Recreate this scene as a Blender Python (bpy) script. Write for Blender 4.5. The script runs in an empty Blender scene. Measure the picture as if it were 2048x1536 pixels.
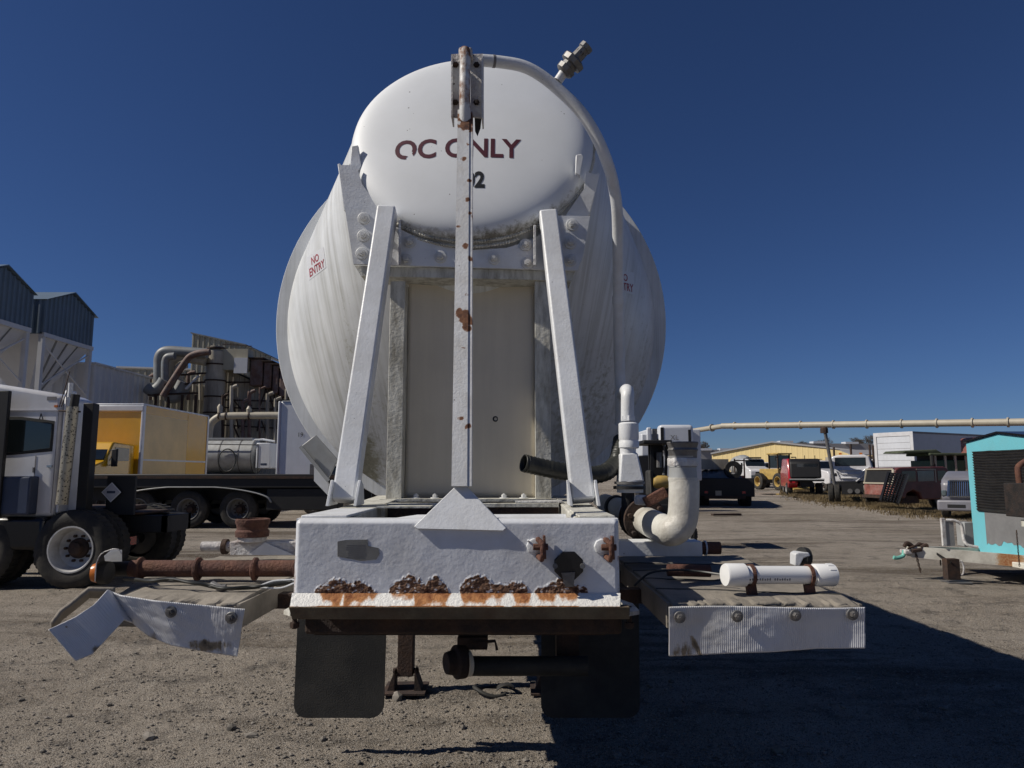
import bpy, bmesh, math, random
from mathutils import Vector, Matrix, noise
R = math.radians
random.seed(7)
S = bpy.context.scene
COL = S.collection

# ---------------------------------------------------------------- camera
F = 1420.0; CH = 1.55; TILT = math.atan(177/1420)
cd = bpy.data.cameras.new("camera"); cam = bpy.data.objects.new("camera", cd); COL.objects.link(cam)
cam.location = (0, 0, CH); cam.rotation_euler = (R(90)+TILT, 0, 0)
cd.sensor_width = 36.0; cd.lens = 36.0*F/2048; cd.clip_start = 0.05; cd.clip_end = 3000
S.camera = cam
# ---------------------------------------------------------------- sky, sun
SUNV = Vector((-1.1, -0.19, 1.0)).normalized()
ELEV = math.asin(SUNV.z); AZ = math.atan2(SUNV.x, SUNV.y)
w = bpy.data.worlds.new("World"); S.world = w; w.use_nodes = True
nt = w.node_tree; bg = nt.nodes['Background']
sk = nt.nodes.new('ShaderNodeTexSky'); sk.sky_type = 'NISHITA'; sk.sun_disc = False
sk.sun_elevation = ELEV; sk.sun_rotation = AZ; sk.altitude = 1500; sk.air_density = 1.0; sk.dust_density = 0.1; sk.ozone_density = 5.0
hs = nt.nodes.new('ShaderNodeMix'); hs.data_type = 'RGBA'; hs.blend_type = 'MULTIPLY'; hs.inputs[0].default_value = 1; hs.inputs[7].default_value = (0.60, 0.745, 1.05, 1); nt.links.new(sk.outputs[0], hs.inputs[6]); nt.links.new(hs.outputs[2], bg.inputs[0]); bg.inputs[1].default_value = 0.05
sl = bpy.data.lights.new("sun", 'SUN'); so = bpy.data.objects.new("sun", sl); COL.objects.link(so)
sl.energy = 5.0; sl.angle = R(0.5); sl.color = (1.0, 0.935, 0.83)
so.rotation_euler = SUNV.to_track_quat('Z', 'Y').to_euler()
S.view_settings.view_transform = 'Standard'; S.view_settings.look = 'None'
S.view_settings.exposure = -0.17; S.view_settings.gamma = 1.0
S.render.engine = 'CYCLES'
S.cycles.max_bounces = 6

# ---------------------------------------------------------------- pixel helpers (photo pixels -> world)
ct, st = math.cos(TILT), math.sin(TILT)
def ray(px, py):
    u = (px-1024)/F; v = (768-py)/F
    return Vector((u, ct - v*st, st + v*ct))
def P(px, py, Y):
    d = ray(px, py); return Vector((0, 0, CH)) + d*(Y/d.y)
def G(px, py, z=0.0):
    d = ray(px, py); return Vector((0, 0, CH)) + d*((z-CH)/d.z)

# ---------------------------------------------------------------- materials
def _n(nt, t, **k):
    n = nt.nodes.new(t)
    for a, b in k.items(): setattr(n, a, b)
    return n
def mat(name, col, rough=0.5, metal=0.0, var=0.12, vs=3.0, bump=0.0, bs=60.0, dirt=0.0, dcol=(0.16, 0.13, 0.09), ds=2.5,
        stretch=None, specks=0.0, scol=(0.06, 0.03, 0.02), ss=14.0, attr=None, acol=(0.16, 0.05, 0.02), acol2=None, coat=0.0, spec=0.5, scale2=None, flow=False):
    m = bpy.data.materials.new(name); m.use_nodes = True
    nt = m.node_tree; L = nt.links; b = nt.nodes['Principled BSDF']
    b.inputs['Roughness'].default_value = rough; b.inputs['Metallic'].default_value = metal
    b.inputs['Specular IOR Level'].default_value = spec
    if coat: b.inputs['Coat Weight'].default_value = coat; b.inputs['Coat Roughness'].default_value = 0.08
    tc = _n(nt, 'ShaderNodeTexCoord'); src = tc.outputs['Object']
    def mix(a_sock, bcol, fac_sock):
        mx = _n(nt, 'ShaderNodeMix', data_type='RGBA')
        L.new(fac_sock, mx.inputs[0])
        if isinstance(a_sock, tuple): mx.inputs[6].default_value = (*a_sock, 1)
        else: L.new(a_sock, mx.inputs[6])
        if isinstance(bcol, tuple): mx.inputs[7].default_value = (*bcol, 1)
        else: L.new(bcol, mx.inputs[7])
        return mx.outputs[2]
    def noi(scale, det=4, vec=None, ro=0.6):
        n = _n(nt, 'ShaderNodeTexNoise'); n.inputs['Scale'].default_value = scale; n.inputs['Detail'].default_value = det; n.inputs['Roughness'].default_value = ro
        L.new(vec or src, n.inputs['Vector']); return n.outputs['Fac']
    def ramp(s, lo, hi, a=0.0, b_=1.0):
        r = _n(nt, 'ShaderNodeMapRange'); r.inputs[1].default_value = lo; r.inputs[2].default_value = hi
        r.inputs[3].default_value = a; r.inputs[4].default_value = b_; L.new(s, r.inputs[0]); return r.outputs[0]
    def mul(a, b2):
        n = _n(nt, 'ShaderNodeMath', operation='MULTIPLY'); L.new(a, n.inputs[0])
        if isinstance(b2, float): n.inputs[1].default_value = b2
        else: L.new(b2, n.inputs[1])
        return n.outputs[0]
    dark = tuple(c*(1-var*1.6) for c in col)
    out = mix(col, dark, ramp(noi(vs), 0.35, 0.7))
    if dirt > 0:
        vec = src
        if flow:
            fa = _n(nt, 'ShaderNodeAttribute', attribute_name='flow'); sx_ = _n(nt, 'ShaderNodeSeparateXYZ'); L.new(src, sx_.inputs[0]); cx_ = _n(nt, 'ShaderNodeCombineXYZ'); L.new(fa.outputs['Fac'], cx_.inputs[0]); L.new(sx_.outputs[1], cx_.inputs[1]); L.new(sx_.outputs[2], cx_.inputs[2]); vec = cx_.outputs[0]
        if stretch:
            mp = _n(nt, 'ShaderNodeMapping'); mp.inputs['Scale'].default_value = stretch; L.new(vec, mp.inputs[0]); vec = mp.outputs[0]
        f = mul(ramp(noi(ds, 6, vec, 0.7), 0.42, 0.72), float(dirt))
        if scale2: f = mul(f, ramp(noi(scale2, 3), 0.35, 0.6))
        out = mix(out, dcol, f)
    if specks > 0:
        v = _n(nt, 'ShaderNodeTexVoronoi'); v.inputs['Scale'].default_value = ss; L.new(src, v.inputs['Vector'])
        n2 = ramp(noi(ss*2.2, 3), 0.3, 0.8, 0.0, specks*0.35)
        cmp = _n(nt, 'ShaderNodeMath', operation='LESS_THAN'); L.new(v.outputs['Distance'], cmp.inputs[0]); L.new(n2, cmp.inputs[1])
        out = mix(out, scol, mul(cmp.outputs[0], 0.85))
    if attr:
        at = _n(nt, 'ShaderNodeAttribute', attribute_name=attr)
        n3 = noi(26, 6, None, 0.75); s = _n(nt, 'ShaderNodeMath', operation='ADD'); L.new(at.outputs['Fac'], s.inputs[0]); L.new(ramp(n3, 0.2, 0.8, -0.28, 0.28), s.inputs[1])
        f = ramp(s.outputs[0], 0.38, 0.62)
        rc = mix(acol, acol2 or tuple(min(1, c*2.6+0.02) for c in acol), ramp(noi(45, 5), 0.35, 0.65))
        rc = mix(acol2 or tuple(min(1, c*2.6+0.02) for c in acol), rc, ramp(s.outputs[0], 0.55, 0.85))
        out = mix(out, rc, f)
        L.new(ramp(f, 0, 1, rough, 0.9), b.inputs['Roughness'])
    L.new(out, b.inputs['Base Color'])
    if bump > 0:
        bn = _n(nt, 'ShaderNodeBump'); bn.inputs['Strength'].default_value = bump; bn.inputs['Distance'].default_value = 0.01
        L.new(noi(bs, 4), bn.inputs['Height']); L.new(bn.outputs[0], b.inputs['Normal'])
    return m
W = (0.74, 0.76, 0.79)
M = dict(
 white=mat('white_paint', W, 0.42, dirt=0.35, ds=5, dcol=(0.33, 0.30, 0.24), bump=0.14, bs=90, specks=0.25, ss=22),
 tank=mat('tank_paint', (0.74, 0.76, 0.77), 0.45, flow=True, dirt=0.62, ds=1.0, stretch=(40, 1.2, 0.6), dcol=(0.26, 0.25, 0.20), scale2=1.3, specks=0.10, ss=11, attr='grime', acol=(0.15, 0.14, 0.10), acol2=(0.30, 0.29, 0.22)),
 head=mat('head_paint', (0.72, 0.74, 0.76), 0.55, dirt=0.10, ds=2.2, dcol=(0.4, 0.4, 0.36), var=0.04, specks=0.30, ss=15, scol=(0.08, 0.06, 0.05), attr='grime', acol=(0.09, 0.085, 0.075), acol2=(0.22, 0.21, 0.18)),
 bumper=mat('bumper_paint', (0.70, 0.72, 0.76), 0.42, var=0.05, bump=0.11, bs=85, dirt=0.34, ds=4, dcol=(0.42, 0.39, 0.33), specks=0.13, ss=20, attr='rust', acol=(0.045, 0.018, 0.010), acol2=(0.22, 0.12, 0.07)),
 lip=mat('lip_paint', (0.78, 0.77, 0.73), 0.5, var=0.05, bump=0.5, bs=75, attr='rust', acol=(0.20, 0.065, 0.02), acol2=(0.42, 0.19, 0.07)),
 post=mat('post_paint', (0.66, 0.67, 0.68), 0.45, bump=0.2, bs=90, dirt=0.4, ds=8, stretch=(3, 3, 0.6), dcol=(0.36, 0.31, 0.24), specks=0.45, ss=26, attr='rust', acol=(0.05, 0.018, 0.012), acol2=(0.20, 0.09, 0.045)),
 pipewhite=mat('peeling_pipe_paint', (0.66, 0.65, 0.60), 0.45, var=0.08, dirt=0.7, ds=5, stretch=(1,1,.7), dcol=(0.24, 0.20, 0.15), bump=0.3, bs=50),
 rustywhite=mat('flaking_white_paint', (0.72, 0.72, 0.71), 0.55, dirt=0.75, ds=7, dcol=(0.12, 0.05, 0.03), bump=0.8, bs=70, specks=0.6, ss=30),
 beige=mat('beige_paint', (0.68, 0.61, 0.49), 0.5, var=0.06, dirt=0.12, ds=1.2, stretch=(12, 4, 0.8), dcol=(0.20, 0.18, 0.14)),
 grimewhite=mat('grimy_white', (0.64, 0.63, 0.57), 0.55, dirt=0.8, ds=4, stretch=(6, 6, 1.5), dcol=(0.14, 0.12, 0.08), bump=0.3, bs=60),
 rust=mat('rusty_steel', (0.12, 0.052, 0.038), 0.85, var=0.35, vs=14, bump=0.7, bs=90, dirt=0.5, ds=9, dcol=(0.20, 0.085, 0.04)),
 char=mat('charred_steel', (0.018, 0.015, 0.014), 0.7, var=0.4, vs=8, dirt=0.5, ds=9, dcol=(0.06, 0.035, 0.025), bump=0.6, bs=60),
 rustdk=mat('dark_rusty_steel', (0.040, 0.026, 0.022), 0.85, var=0.3, vs=14, bump=0.6, bs=70, dirt=0.4, ds=8, dcol=(0.15, 0.07, 0.03)),
 black=mat('black_steel', (0.007, 0.007, 0.008), 0.6, var=0.2, dirt=0.2, ds=4, dcol=(0.03, 0.026, 0.022)),
 blackshiny=mat('gloss_black', (0.010, 0.010, 0.012), 0.25, var=0.1),
 slat=mat('black_slat_paint', (0.030, 0.030, 0.033), 0.35, var=0.3, vs=6, dirt=0.3, ds=8, dcol=(.09,.08,.07)),
 rubber=mat('rubber', (0.020, 0.020, 0.019), 0.7, var=0.2, bump=0.3, bs=120, dirt=0.7, ds=3.5, dcol=(0.06, 0.056, 0.048)),
 tread=mat('tyre_rubber', (0.015, 0.015, 0.015), 0.8, var=0.2, dirt=0.6, ds=3, dcol=(0.10, 0.085, 0.065), bump=0.3, bs=50),
 rim=mat('white_rim', (0.55, 0.55, 0.55), 0.5, dirt=0.4, ds=6, dcol=(0.2, 0.18, 0.15)),
 rimdk=mat('dull_rim', (0.16, 0.16, 0.16), 0.5, dirt=0.5, ds=6),
 alu=mat('dull_aluminium', (0.40, 0.41, 0.41), 0.5, metal=0.15, dirt=0.5, ds=5, dcol=(0.2, 0.18, 0.15)),
 flap=mat('ribbed_white_plastic', (0.66, 0.67, 0.70), 0.45, var=0.04, attr='rust', acol=(0.05, 0.04, 0.03), acol2=(0.30, 0.24, 0.16), dirt=0.4, ds=2.0, dcol=(0.42, 0.37, 0.26)),
 mat_=mat('dusty_rubber_sheet', (0.27, 0.24, 0.20), 0.85, var=0.15, bump=0.5, bs=40, dirt=0.5, ds=6, dcol=(0.09, 0.08, 0.065)),
 pvc=mat('white_pvc', (0.80, 0.80, 0.79), 0.3, var=0.03),
 bolt=mat('painted_bolt', (0.66, 0.67, 0.67), 0.5, dirt=0.2, ds=30, dcol=(.35,.3,.25)),
 steel=mat('weathered_steel', (0.20, 0.20, 0.20), 0.5, metal=0.5, dirt=0.6, ds=20, dcol=(0.09, 0.06, 0.04)),
 cab=mat('white_cab_paint', (0.64, 0.64, 0.66), 0.25, var=0.04, dirt=0.3, ds=1.5, dcol=(0.4, 0.36, 0.32), coat=0.4),
 cabg=mat('grey_lilac_panel', (0.42, 0.42, 0.46), 0.35, var=0.05, dirt=0.2, ds=1.2, dcol=(0.3, 0.28, 0.27)),
 boxwh=mat('white_box_panel', (0.62, 0.64, 0.68), 0.35, var=0.05, dirt=0.25, ds=0.8, stretch=(3, 3, 0.5), dcol=(0.38, 0.38, 0.38)),
 yellow=mat('yellow_panel', (0.68, 0.36, 0.008), 0.25, var=0.05, dirt=0.15, ds=1.0, dcol=(0.5, 0.4, 0.2), coat=0.6),
 yellowp=mat('machine_yellow', (0.50, 0.34, 0.10), 0.45, var=0.15, dirt=0.4, ds=3),
 teal=mat('turquoise_paint', (0.15, 0.49, 0.57), 0.55, var=0.06, dirt=0.15, ds=3, dcol=(0.3, 0.5, 0.5)),
 greypr=mat('grey_primer', (0.17, 0.17, 0.175), 0.7, var=0.12, dirt=0.3, ds=4, dcol=(0.28, 0.28, 0.28)),
 glass=mat('dark_glass', (0.012, 0.016, 0.018), 0.06, var=0.2, spec=0.9),
 glassl=mat('sky_glass', (0.10, 0.13, 0.14), 0.08, var=0.3, vs=2, spec=0.9),
 chrome=mat('chrome', (0.55, 0.56, 0.58), 0.2, metal=1.0, dirt=0.2, ds=8),
 maroon=mat('oxidised_maroon', (0.13, 0.035, 0.030), 0.4, var=0.3, dirt=0.3, ds=2, dcol=(0.12, 0.09, 0.08)),
 maroonl=mat('faded_maroon', (0.28, 0.09, 0.07), 0.55, var=0.3, dirt=0.5, ds=4, dcol=(0.35, 0.30, 0.28)),
 red=mat('red_paint', (0.42, 0.012, 0.02), 0.25, var=0.1, coat=0.5),
 green=mat('dark_green_paint', (0.012, 0.07, 0.035), 0.45, var=0.2),
 greenroof=mat('mossy_canvas', (0.07, 0.085, 0.05), 0.9, var=0.3),
 cream=mat('cream_pipe_paint', (0.42, 0.38, 0.30), 0.5, var=0.08, dirt=0.3, ds=1.0, dcol=(0.22, 0.18, 0.14)),
 corrblue=mat('blue_grey_sheet', (0.11, 0.16, 0.22), 0.5, var=0.12, vs=0.6, dirt=0.25, ds=0.7, dcol=(0.12, 0.14, 0.16)),
 corrgrey=mat('galvanised_sheet', (0.56, 0.58, 0.62), 0.5, var=0.08, vs=0.5, dirt=0.3, ds=0.5, stretch=(1, 1, .3), dcol=(0.28, 0.27, 0.26)),
 dullgrey=mat('dull_grey_truck_paint', (0.20, 0.20, 0.23), 0.35, var=0.1, dirt=0.3, ds=2),
 corrtan=mat('tan_sheet', (0.44, 0.41, 0.31), 0.6, var=0.15, vs=0.4, dirt=0.5, ds=0.5, stretch=(1, 1, .3), dcol=(0.17, 0.14, 0.10)),
 corrold=mat('grimy_mill_sheet', (0.48, 0.44, 0.36), 0.7, var=0.2, vs=0.5, dirt=0.7, ds=0.6, stretch=(1.5, 1.5, .25), dcol=(0.07, 0.05, 0.04)),
 duct=mat('duct_metal', (0.20, 0.22, 0.23), 0.5, var=0.15, vs=1, dirt=0.5, ds=1.2, dcol=(0.13, 0.07, 0.045)),
 ductrust=mat('rusty_duct', (0.15, 0.08, 0.06), 0.7, var=0.3, vs=1.5, dirt=0.6, ds=2, dcol=(0.22, 0.20, 0.20)),
 wallyel=mat('pale_yellow_sheet', (0.66, 0.52, 0.25), 0.6, var=0.04, vs=0.1),
 roofg=mat('grey_roof_sheet', (0.27, 0.27, 0.28), 0.6, var=0.1, vs=0.1),
 bark=mat('bare_bark', (0.10, 0.085, 0.07), 0.9, var=0.2),
 amber=mat('amber_lens', (0.55, 0.16, 0.02), 0.3),
 redink=mat('dark_red_lettering', (0.085, 0.016, 0.028), 0.5, var=0.15, vs=20),
 redsign=mat('red_sign_lettering', (0.34, 0.05, 0.06), 0.5),
 blackink=mat('black_lettering', (0.012, 0.014, 0.016), 0.5),
 greyink=mat('grey_lettering', (0.20, 0.19, 0.19), 0.6),
 tagplate=mat('worn_grey_tag', (0.16, 0.16, 0.155), 0.6, var=0.15, vs=30),
 sticker=mat('white_sticker', (0.66, 0.67, 0.68), 0.4, var=0.05),
 bluebox=mat('navy_plastic', (0.03, 0.045, 0.09), 0.5, var=0.2),
 hose=mat('black_hose', (0.018, 0.020, 0.018), 0.45, var=0.2, dirt=0.3, ds=10, dcol=(0.07, 0.065, 0.05)),
 mint=mat('mint_paint', (0.18, 0.50, 0.42), 0.5),
 chipped=mat('chipped_cream_trailer_paint', (0.66, 0.64, 0.57), 0.55, var=0.1, dirt=0.6, ds=5, dcol=(0.25, 0.22, 0.18), attr='rust', acol=(0.30, 0.10, 0.03), acol2=(0.42, 0.26, 0.14)),
)

# ---------------------------------------------------------------- mesh builder
class MB:
    def __init__(s): s.v = []; s.f = []; s.a = {}
    def add(s, vs, fs):
        o = len(s.v); s.v += [tuple(v) for v in vs]; s.f += [tuple(i+o for i in f) for f in fs]; return s
    def box(s, x0, x1, y0, y1, z0, z1):
        return s.add([(x0,y0,z0),(x1,y0,z0),(x1,y1,z0),(x0,y1,z0),(x0,y0,z1),(x1,y0,z1),(x1,y1,z1),(x0,y1,z1)],
                     [(0,3,2,1),(4,5,6,7),(0,1,5,4),(1,2,6,5),(2,3,7,6),(3,0,4,7)])
    def bar(s, p, q, w, h, up=(0,0,1), w2=None, h2=None):
        p = Vector(p); q = Vector(q); d = (q-p).normalized(); up = Vector(up)
        r = d.cross(up).normalized(); u = r.cross(d).normalized()
        w2 = w2 or w; h2 = h2 or h; vs = []
        for c, a, b in ((p, w, h), (q, w2, h2)):
            for sx, sy in ((-1,-1),(1,-1),(1,1),(-1,1)): vs.append(c + r*sx*a/2 + u*sy*b/2)
        return s.add(vs, [(0,1,2,3),(7,6,5,4),(0,4,5,1),(1,5,6,2),(2,6,7,3),(3,7,4,0)])
    def tube(s, pts, r, n=12, caps=True, closed=False):
        pts = [Vector(p) for p in pts]; N = len(pts); rs = r if isinstance(r, (list, tuple)) else [r]*N
        ref = None; o = len(s.v)
        for i, p in enumerate(pts):
            if closed: d = pts[(i+1) % N]-pts[i-1]
            else: d = (pts[min(i+1, N-1)]-pts[max(i-1, 0)])
            d.normalize()
            if ref is None: ref = Vector((0,0,1)) if abs(d.z) < .9 else Vector((1,0,0))
            a = d.cross(ref).normalized(); b = a.cross(d).normalized(); ref = b
            for k in range(n):
                t = 2*math.pi*k/n; s.v.append(tuple(p + a*math.cos(t)*rs[i] + b*math.sin(t)*rs[i]))
        M_ = N if closed else N-1
        for i in range(M_):
            j = (i+1) % N
            for k in range(n):
                k2 = (k+1) % n; s.f.append((o+i*n+k, o+i*n+k2, o+j*n+k2, o+j*n+k))
        if caps and not closed:
            s.f.append(tuple(o+k for k in range(n))[::-1]); s.f.append(tuple(o+(N-1)*n+k for k in range(n)))
        return s
    def lathe(s, o, ax, prof, n=32, closed=False, cap0=True):
        o = Vector(o); ax = Vector(ax).normalized(); ref = Vector((0,0,1)) if abs(ax.z) < .9 else Vector((1,0,0))
        a = ax.cross(ref).normalized(); b = a.cross(ax).normalized(); base = len(s.v)
        for (r, h) in prof:
            for k in range(n):
                t = 2*math.pi*k/n; s.v.append(tuple(o + ax*h + (a*math.cos(t)+b*math.sin(t))*r))
        m = len(prof)
        for i in range(m if closed else m-1):
            j = (i+1) % m
            for k in range(n):
                k2 = (k+1) % n; s.f.append((base+i*n+k, base+i*n+k2, base+j*n+k2, base+j*n+k))
        if not closed:
            if prof[0][0] > 1e-5 and cap0: s.f.append(tuple(base+k for k in range(n))[::-1])
            if prof[-1][0] > 1e-5: s.f.append(tuple(base+(m-1)*n+k for k in range(n)))
        return s
    def prism(s, poly, off):      # poly: list of 3D points, off: vector
        n = len(poly); off = Vector(off); p = [Vector(v) for v in poly]
        return s.add(p + [v+off for v in p], [tuple(range(n))[::-1], tuple(range(n, 2*n))] + [(i, (i+1) % n, n+(i+1) % n, n+i) for i in range(n)])
    def xz(s, poly, y0, y1): return s.prism([(x, y0, z) for x, z in poly], (0, y1-y0, 0))
    def grid(s, nu, nv, fn, attr=None, thick=None):
        o = len(s.v); at = []
        for j in range(nv+1):
            for i in range(nu+1):
                r = fn(i/nu, j/nv)
                if attr: at.append(r[1]); r = r[0]
                s.v.append(tuple(r))
        for j in range(nv):
            for i in range(nu):
                a = o+j*(nu+1)+i; s.f.append((a, a+1, a+nu+2, a+nu+1))
        if attr: s.a.setdefault(attr, {}).update({o+i: x for i, x in enumerate(at)})
        return s
    def build(s, name, m, parent=None, smooth=35, bevel=0.0, seg=2, solid=0.0, fixn=True):
        me = bpy.data.meshes.new(name); me.from_pydata(s.v, [], s.f); me.update()
        if fixn:
            bm = bmesh.new(); bm.from_mesh(me); bmesh.ops.recalc_face_normals(bm, faces=bm.faces); bm.to_mesh(me); bm.free()
        if smooth: me.shade_smooth(); me.set_sharp_from_angle(angle=R(smooth))
        for k, dct in s.a.items():
            at = me.attributes.new(k, 'FLOAT', 'POINT'); arr = [0.0]*len(s.v)
            for i, x in dct.items(): arr[i] = x
            at.data.foreach_set('value', arr)
        o = bpy.data.objects.new(name, me); COL.objects.link(o); me.materials.append(M[m] if isinstance(m, str) else m)
        if parent is not None: o.parent = parent
        if solid: md = o.modifiers.new('solid', 'SOLIDIFY'); md.thickness = solid; md.offset = 0
        if bevel: md = o.modifiers.new('bevel', 'BEVEL'); md.width = bevel; md.segments = seg; md.limit_method = 'ANGLE'; md.angle_limit = R(40)
        return o
def thing(name, label, cat, loc=(0,0,0), rz=0.0, group=None, rot=None):
    o = bpy.data.objects.new(name, None); COL.objects.link(o); o.location = loc; o.rotation_euler = rot or (0, 0, rz)
    o['label'] = label; o['category'] = cat; o.empty_display_size = 0.3
    if group: o['group'] = group
    return o
def tag(o, label, cat, group=None):
    o['label'] = label; o['category'] = cat
    if group: o['group'] = group
    return o
def struct(o): o['kind'] = 'structure'; return o
def dup(o, parent=None, mw=None):
    c = o.copy(); COL.objects.link(c)
    if parent is not None: c.parent = parent
    return c
def text_mesh(body, size, bold=0.0, xs=1.0, sp=1.0):
    cu = bpy.data.curves.new('lettering', 'FONT'); cu.body = body; cu.size = size; cu.align_x = 'CENTER'; cu.align_y = 'CENTER'; cu.offset = bold; cu.space_character = sp; cu.resolution_u = 4
    ob = bpy.data.objects.new('lettering', cu); COL.objects.link(ob)
    dg = bpy.context.evaluated_depsgraph_get(); me = bpy.data.meshes.new_from_object(ob.evaluated_get(dg))
    bpy.data.objects.remove(ob); bpy.data.curves.remove(cu)
    bm = bmesh.new(); bm.from_mesh(me); bmesh.ops.triangulate(bm, faces=bm.faces)
    bmesh.ops.subdivide_edges(bm, edges=[e for e in bm.edges if e.calc_length() > size*0.15], cuts=2, use_grid_fill=False); bmesh.ops.triangulate(bm, faces=bm.faces)
    for v in bm.verts: v.co.x *= xs
    return bm
def lettering(name, bm, fn, m, parent, cut=None):
    if cut:
        dead = [f for f in bm.faces if cut(f.calc_center_median())]; bmesh.ops.delete(bm, geom=dead, context='FACES')
    for v in bm.verts: v.co = fn(v.co.x, v.co.y)
    me = bpy.data.meshes.new(name); bm.to_mesh(me); bm.free(); me.materials.append(M[m])
    o = bpy.data.objects.new(name, me); COL.objects.link(o); o.parent = parent; return o
def interp(keys, x):
    if x <= keys[0][0]: return keys[0][1]
    for (a, b), (c, d) in zip(keys, keys[1:]):
        if x <= c: return b + (d-b)*(x-a)/(c-a)
    return keys[-1][1]
def smoothpath(pts, n=6):
    pts = [Vector(p) for p in pts]; out = []
    for i in range(len(pts)-1):
        p0 = pts[max(i-1, 0)]; p1 = pts[i]; p2 = pts[i+1]; p3 = pts[min(i+2, len(pts)-1)]
        for k in range(n):
            t = k/n; out.append(0.5*((2*p1)+(p2-p0)*t+(2*p0-5*p1+4*p2-p3)*t*t+(3*p1-p0-3*p2+p3)*t*t*t))
    out.append(pts[-1]); return out
fb = lambda x, y, z=0.0, h=1.0, o=4: noise.fractal(Vector((x, y, z)), h, 2.0, o)
# ================================================================ GROUND
def axis(lo, hi, near0, near1, d0, grow):
    c = []; x = near0
    while x < near1: c.append(x); x += d0
    d = d0; xs = [near1]
    while xs[-1] < hi: d *= grow; xs.append(xs[-1]+d)
    d = d0; ys = [near0]
    while ys[-1] > lo: d *= grow; ys.append(ys[-1]-d)
    return sorted(set([round(q, 4) for q in c+xs+ys]))
gx = axis(-600, 600, -4.6, 5.4, 0.035, 1.09); gy = axis(-60, 1500, 3.2, 9.5, 0.035, 1.07)
def gz(x, y):
    d = math.hypot(x, y)
    z = 0.0
    if d < 40: z += 0.030*fb(x*0.35, y*0.5)*1.0 + 0.022*fb(x*0.25+4, y*1.9, 3)*min(1, d/9)
    if d < 12: z += 0.014*fb(x*2.6, y*2.6, 7) + 0.012*noise.noise(Vector((x*14, y*14, 1))) + 0.012*max(0, noise.noise(Vector((x*7, y*7, 9)))-.1)
    return z
gm = MB()
gm.v = [(x, y, gz(x, y)) for y in gy for x in gx]
nx = len(gx)
gm.f = [(j*nx+i, j*nx+i+1, (j+1)*nx+i+1, (j+1)*nx+i) for j in range(len(gy)-1) for i in range(nx-1)]
m = bpy.data.materials.new('gravel_ground'); m.use_nodes = True; nt = m.node_tree; L = nt.links; b = nt.nodes['Principled BSDF']; b.inputs['Roughness'].default_value = 0.95; b.inputs['Specular IOR Level'].default_value = 0.2
tc = _n(nt, 'ShaderNodeTexCoord')
def gn(scale, det=5, ro=0.65, st=None, tp='ShaderNodeTexNoise'):
    n = _n(nt, tp); n.inputs['Scale'].default_value = scale
    if tp.endswith('Noise'): n.inputs['Detail'].default_value = det; n.inputs['Roughness'].default_value = ro
    if st: mp = _n(nt, 'ShaderNodeMapping'); mp.inputs['Scale'].default_value = st; L.new(tc.outputs['Object'], mp.inputs[0]); L.new(mp.outputs[0], n.inputs['Vector'])
    else: L.new(tc.outputs['Object'], n.inputs['Vector'])
    return n
def mixc(a, b_, fac, lo=0.35, hi=0.65):
    r = _n(nt, 'ShaderNodeMapRange'); r.inputs[1].default_value = lo; r.inputs[2].default_value = hi; L.new(fac, r.inputs[0])
    mx = _n(nt, 'ShaderNodeMix', data_type='RGBA'); L.new(r.outputs[0], mx.inputs[0])
    for s_, c in ((mx.inputs[6], a), (mx.inputs[7], b_)):
        if isinstance(c, tuple): s_.default_value = (*c, 1)
        else: L.new(c, s_)
    return mx.outputs[2]
c = mixc((0.345, 0.297, 0.243), (0.445, 0.390, 0.328), gn(0.8).outputs['Fac'])
c = mixc(c, (0.115, 0.086, 0.058), gn(1.0, 6, 0.7, (0.10, 0.50, 1)).outputs['Fac'], 0.50, 0.63)
c = mixc(c, (0.13, 0.115, 0.10), gn(2.6, 8, 0.75).outputs['Fac'], 0.52, 0.66)     # damp mud bands across the lane
c = mixc(c, (0.27, 0.225, 0.165), gn(1.0, 6, 0.6, (0.06, 0.30, 1)).outputs['Fac'], 0.58, 0.78)
wv = gn(1.0, tp='ShaderNodeTexWave'); wv.bands_direction = 'Y'; wv.inputs['Scale'].default_value = 1.1; wv.inputs['Distortion'].default_value = 5.0; wv.inputs['Detail'].default_value = 4; wv.inputs['Detail Scale'].default_value = 1.4
mk = gn(1.0, 3, 0.5, (0.10, 0.22, 1)); ml = _n(nt, 'ShaderNodeMath', operation='MULTIPLY'); L.new(wv.outputs['Fac'], ml.inputs[0]); rr_ = _n(nt, 'ShaderNodeMapRange'); rr_.inputs[1].default_value = .46; rr_.inputs[2].default_value = .58; L.new(mk.outputs['Fac'], rr_.inputs[0]); L.new(rr_.outputs[0], ml.inputs[1])
c = mixc(c, (0.135, 0.105, 0.072), ml.outputs[0], 0.45, 1.1)      # tyre worn strips
vor = gn(105, tp='ShaderNodeTexVoronoi'); c = mixc(c, (0.40, 0.37, 0.33), vor.outputs['Color'], 0.62, 0.9)
vor2 = gn(170, tp='ShaderNodeTexVoronoi'); c = mixc((0.055, 0.047, 0.040), c, vor2.outputs['Color'], 0.10, 0.42)
L.new(c, b.inputs['Base Color'])
bp = _n(nt, 'ShaderNodeBump'); bp.inputs['Strength'].default_value = 0.9; bp.inputs['Distance'].default_value = 0.02; L.new(vor.outputs['Distance'], bp.inputs['Height']); bp.invert = True
bp2 = _n(nt, 'ShaderNodeBump'); bp2.inputs['Strength'].default_value = 0.7; bp2.inputs['Distance'].default_value = 0.03; L.new(gn(30, 8, 0.8).outputs['Fac'], bp2.inputs['Height']); L.new(bp.outputs[0], bp2.inputs['Normal']); L.new(bp2.outputs[0], b.inputs['Normal'])
struct(gm.build('ground', m, smooth=180, fixn=False))
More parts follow.
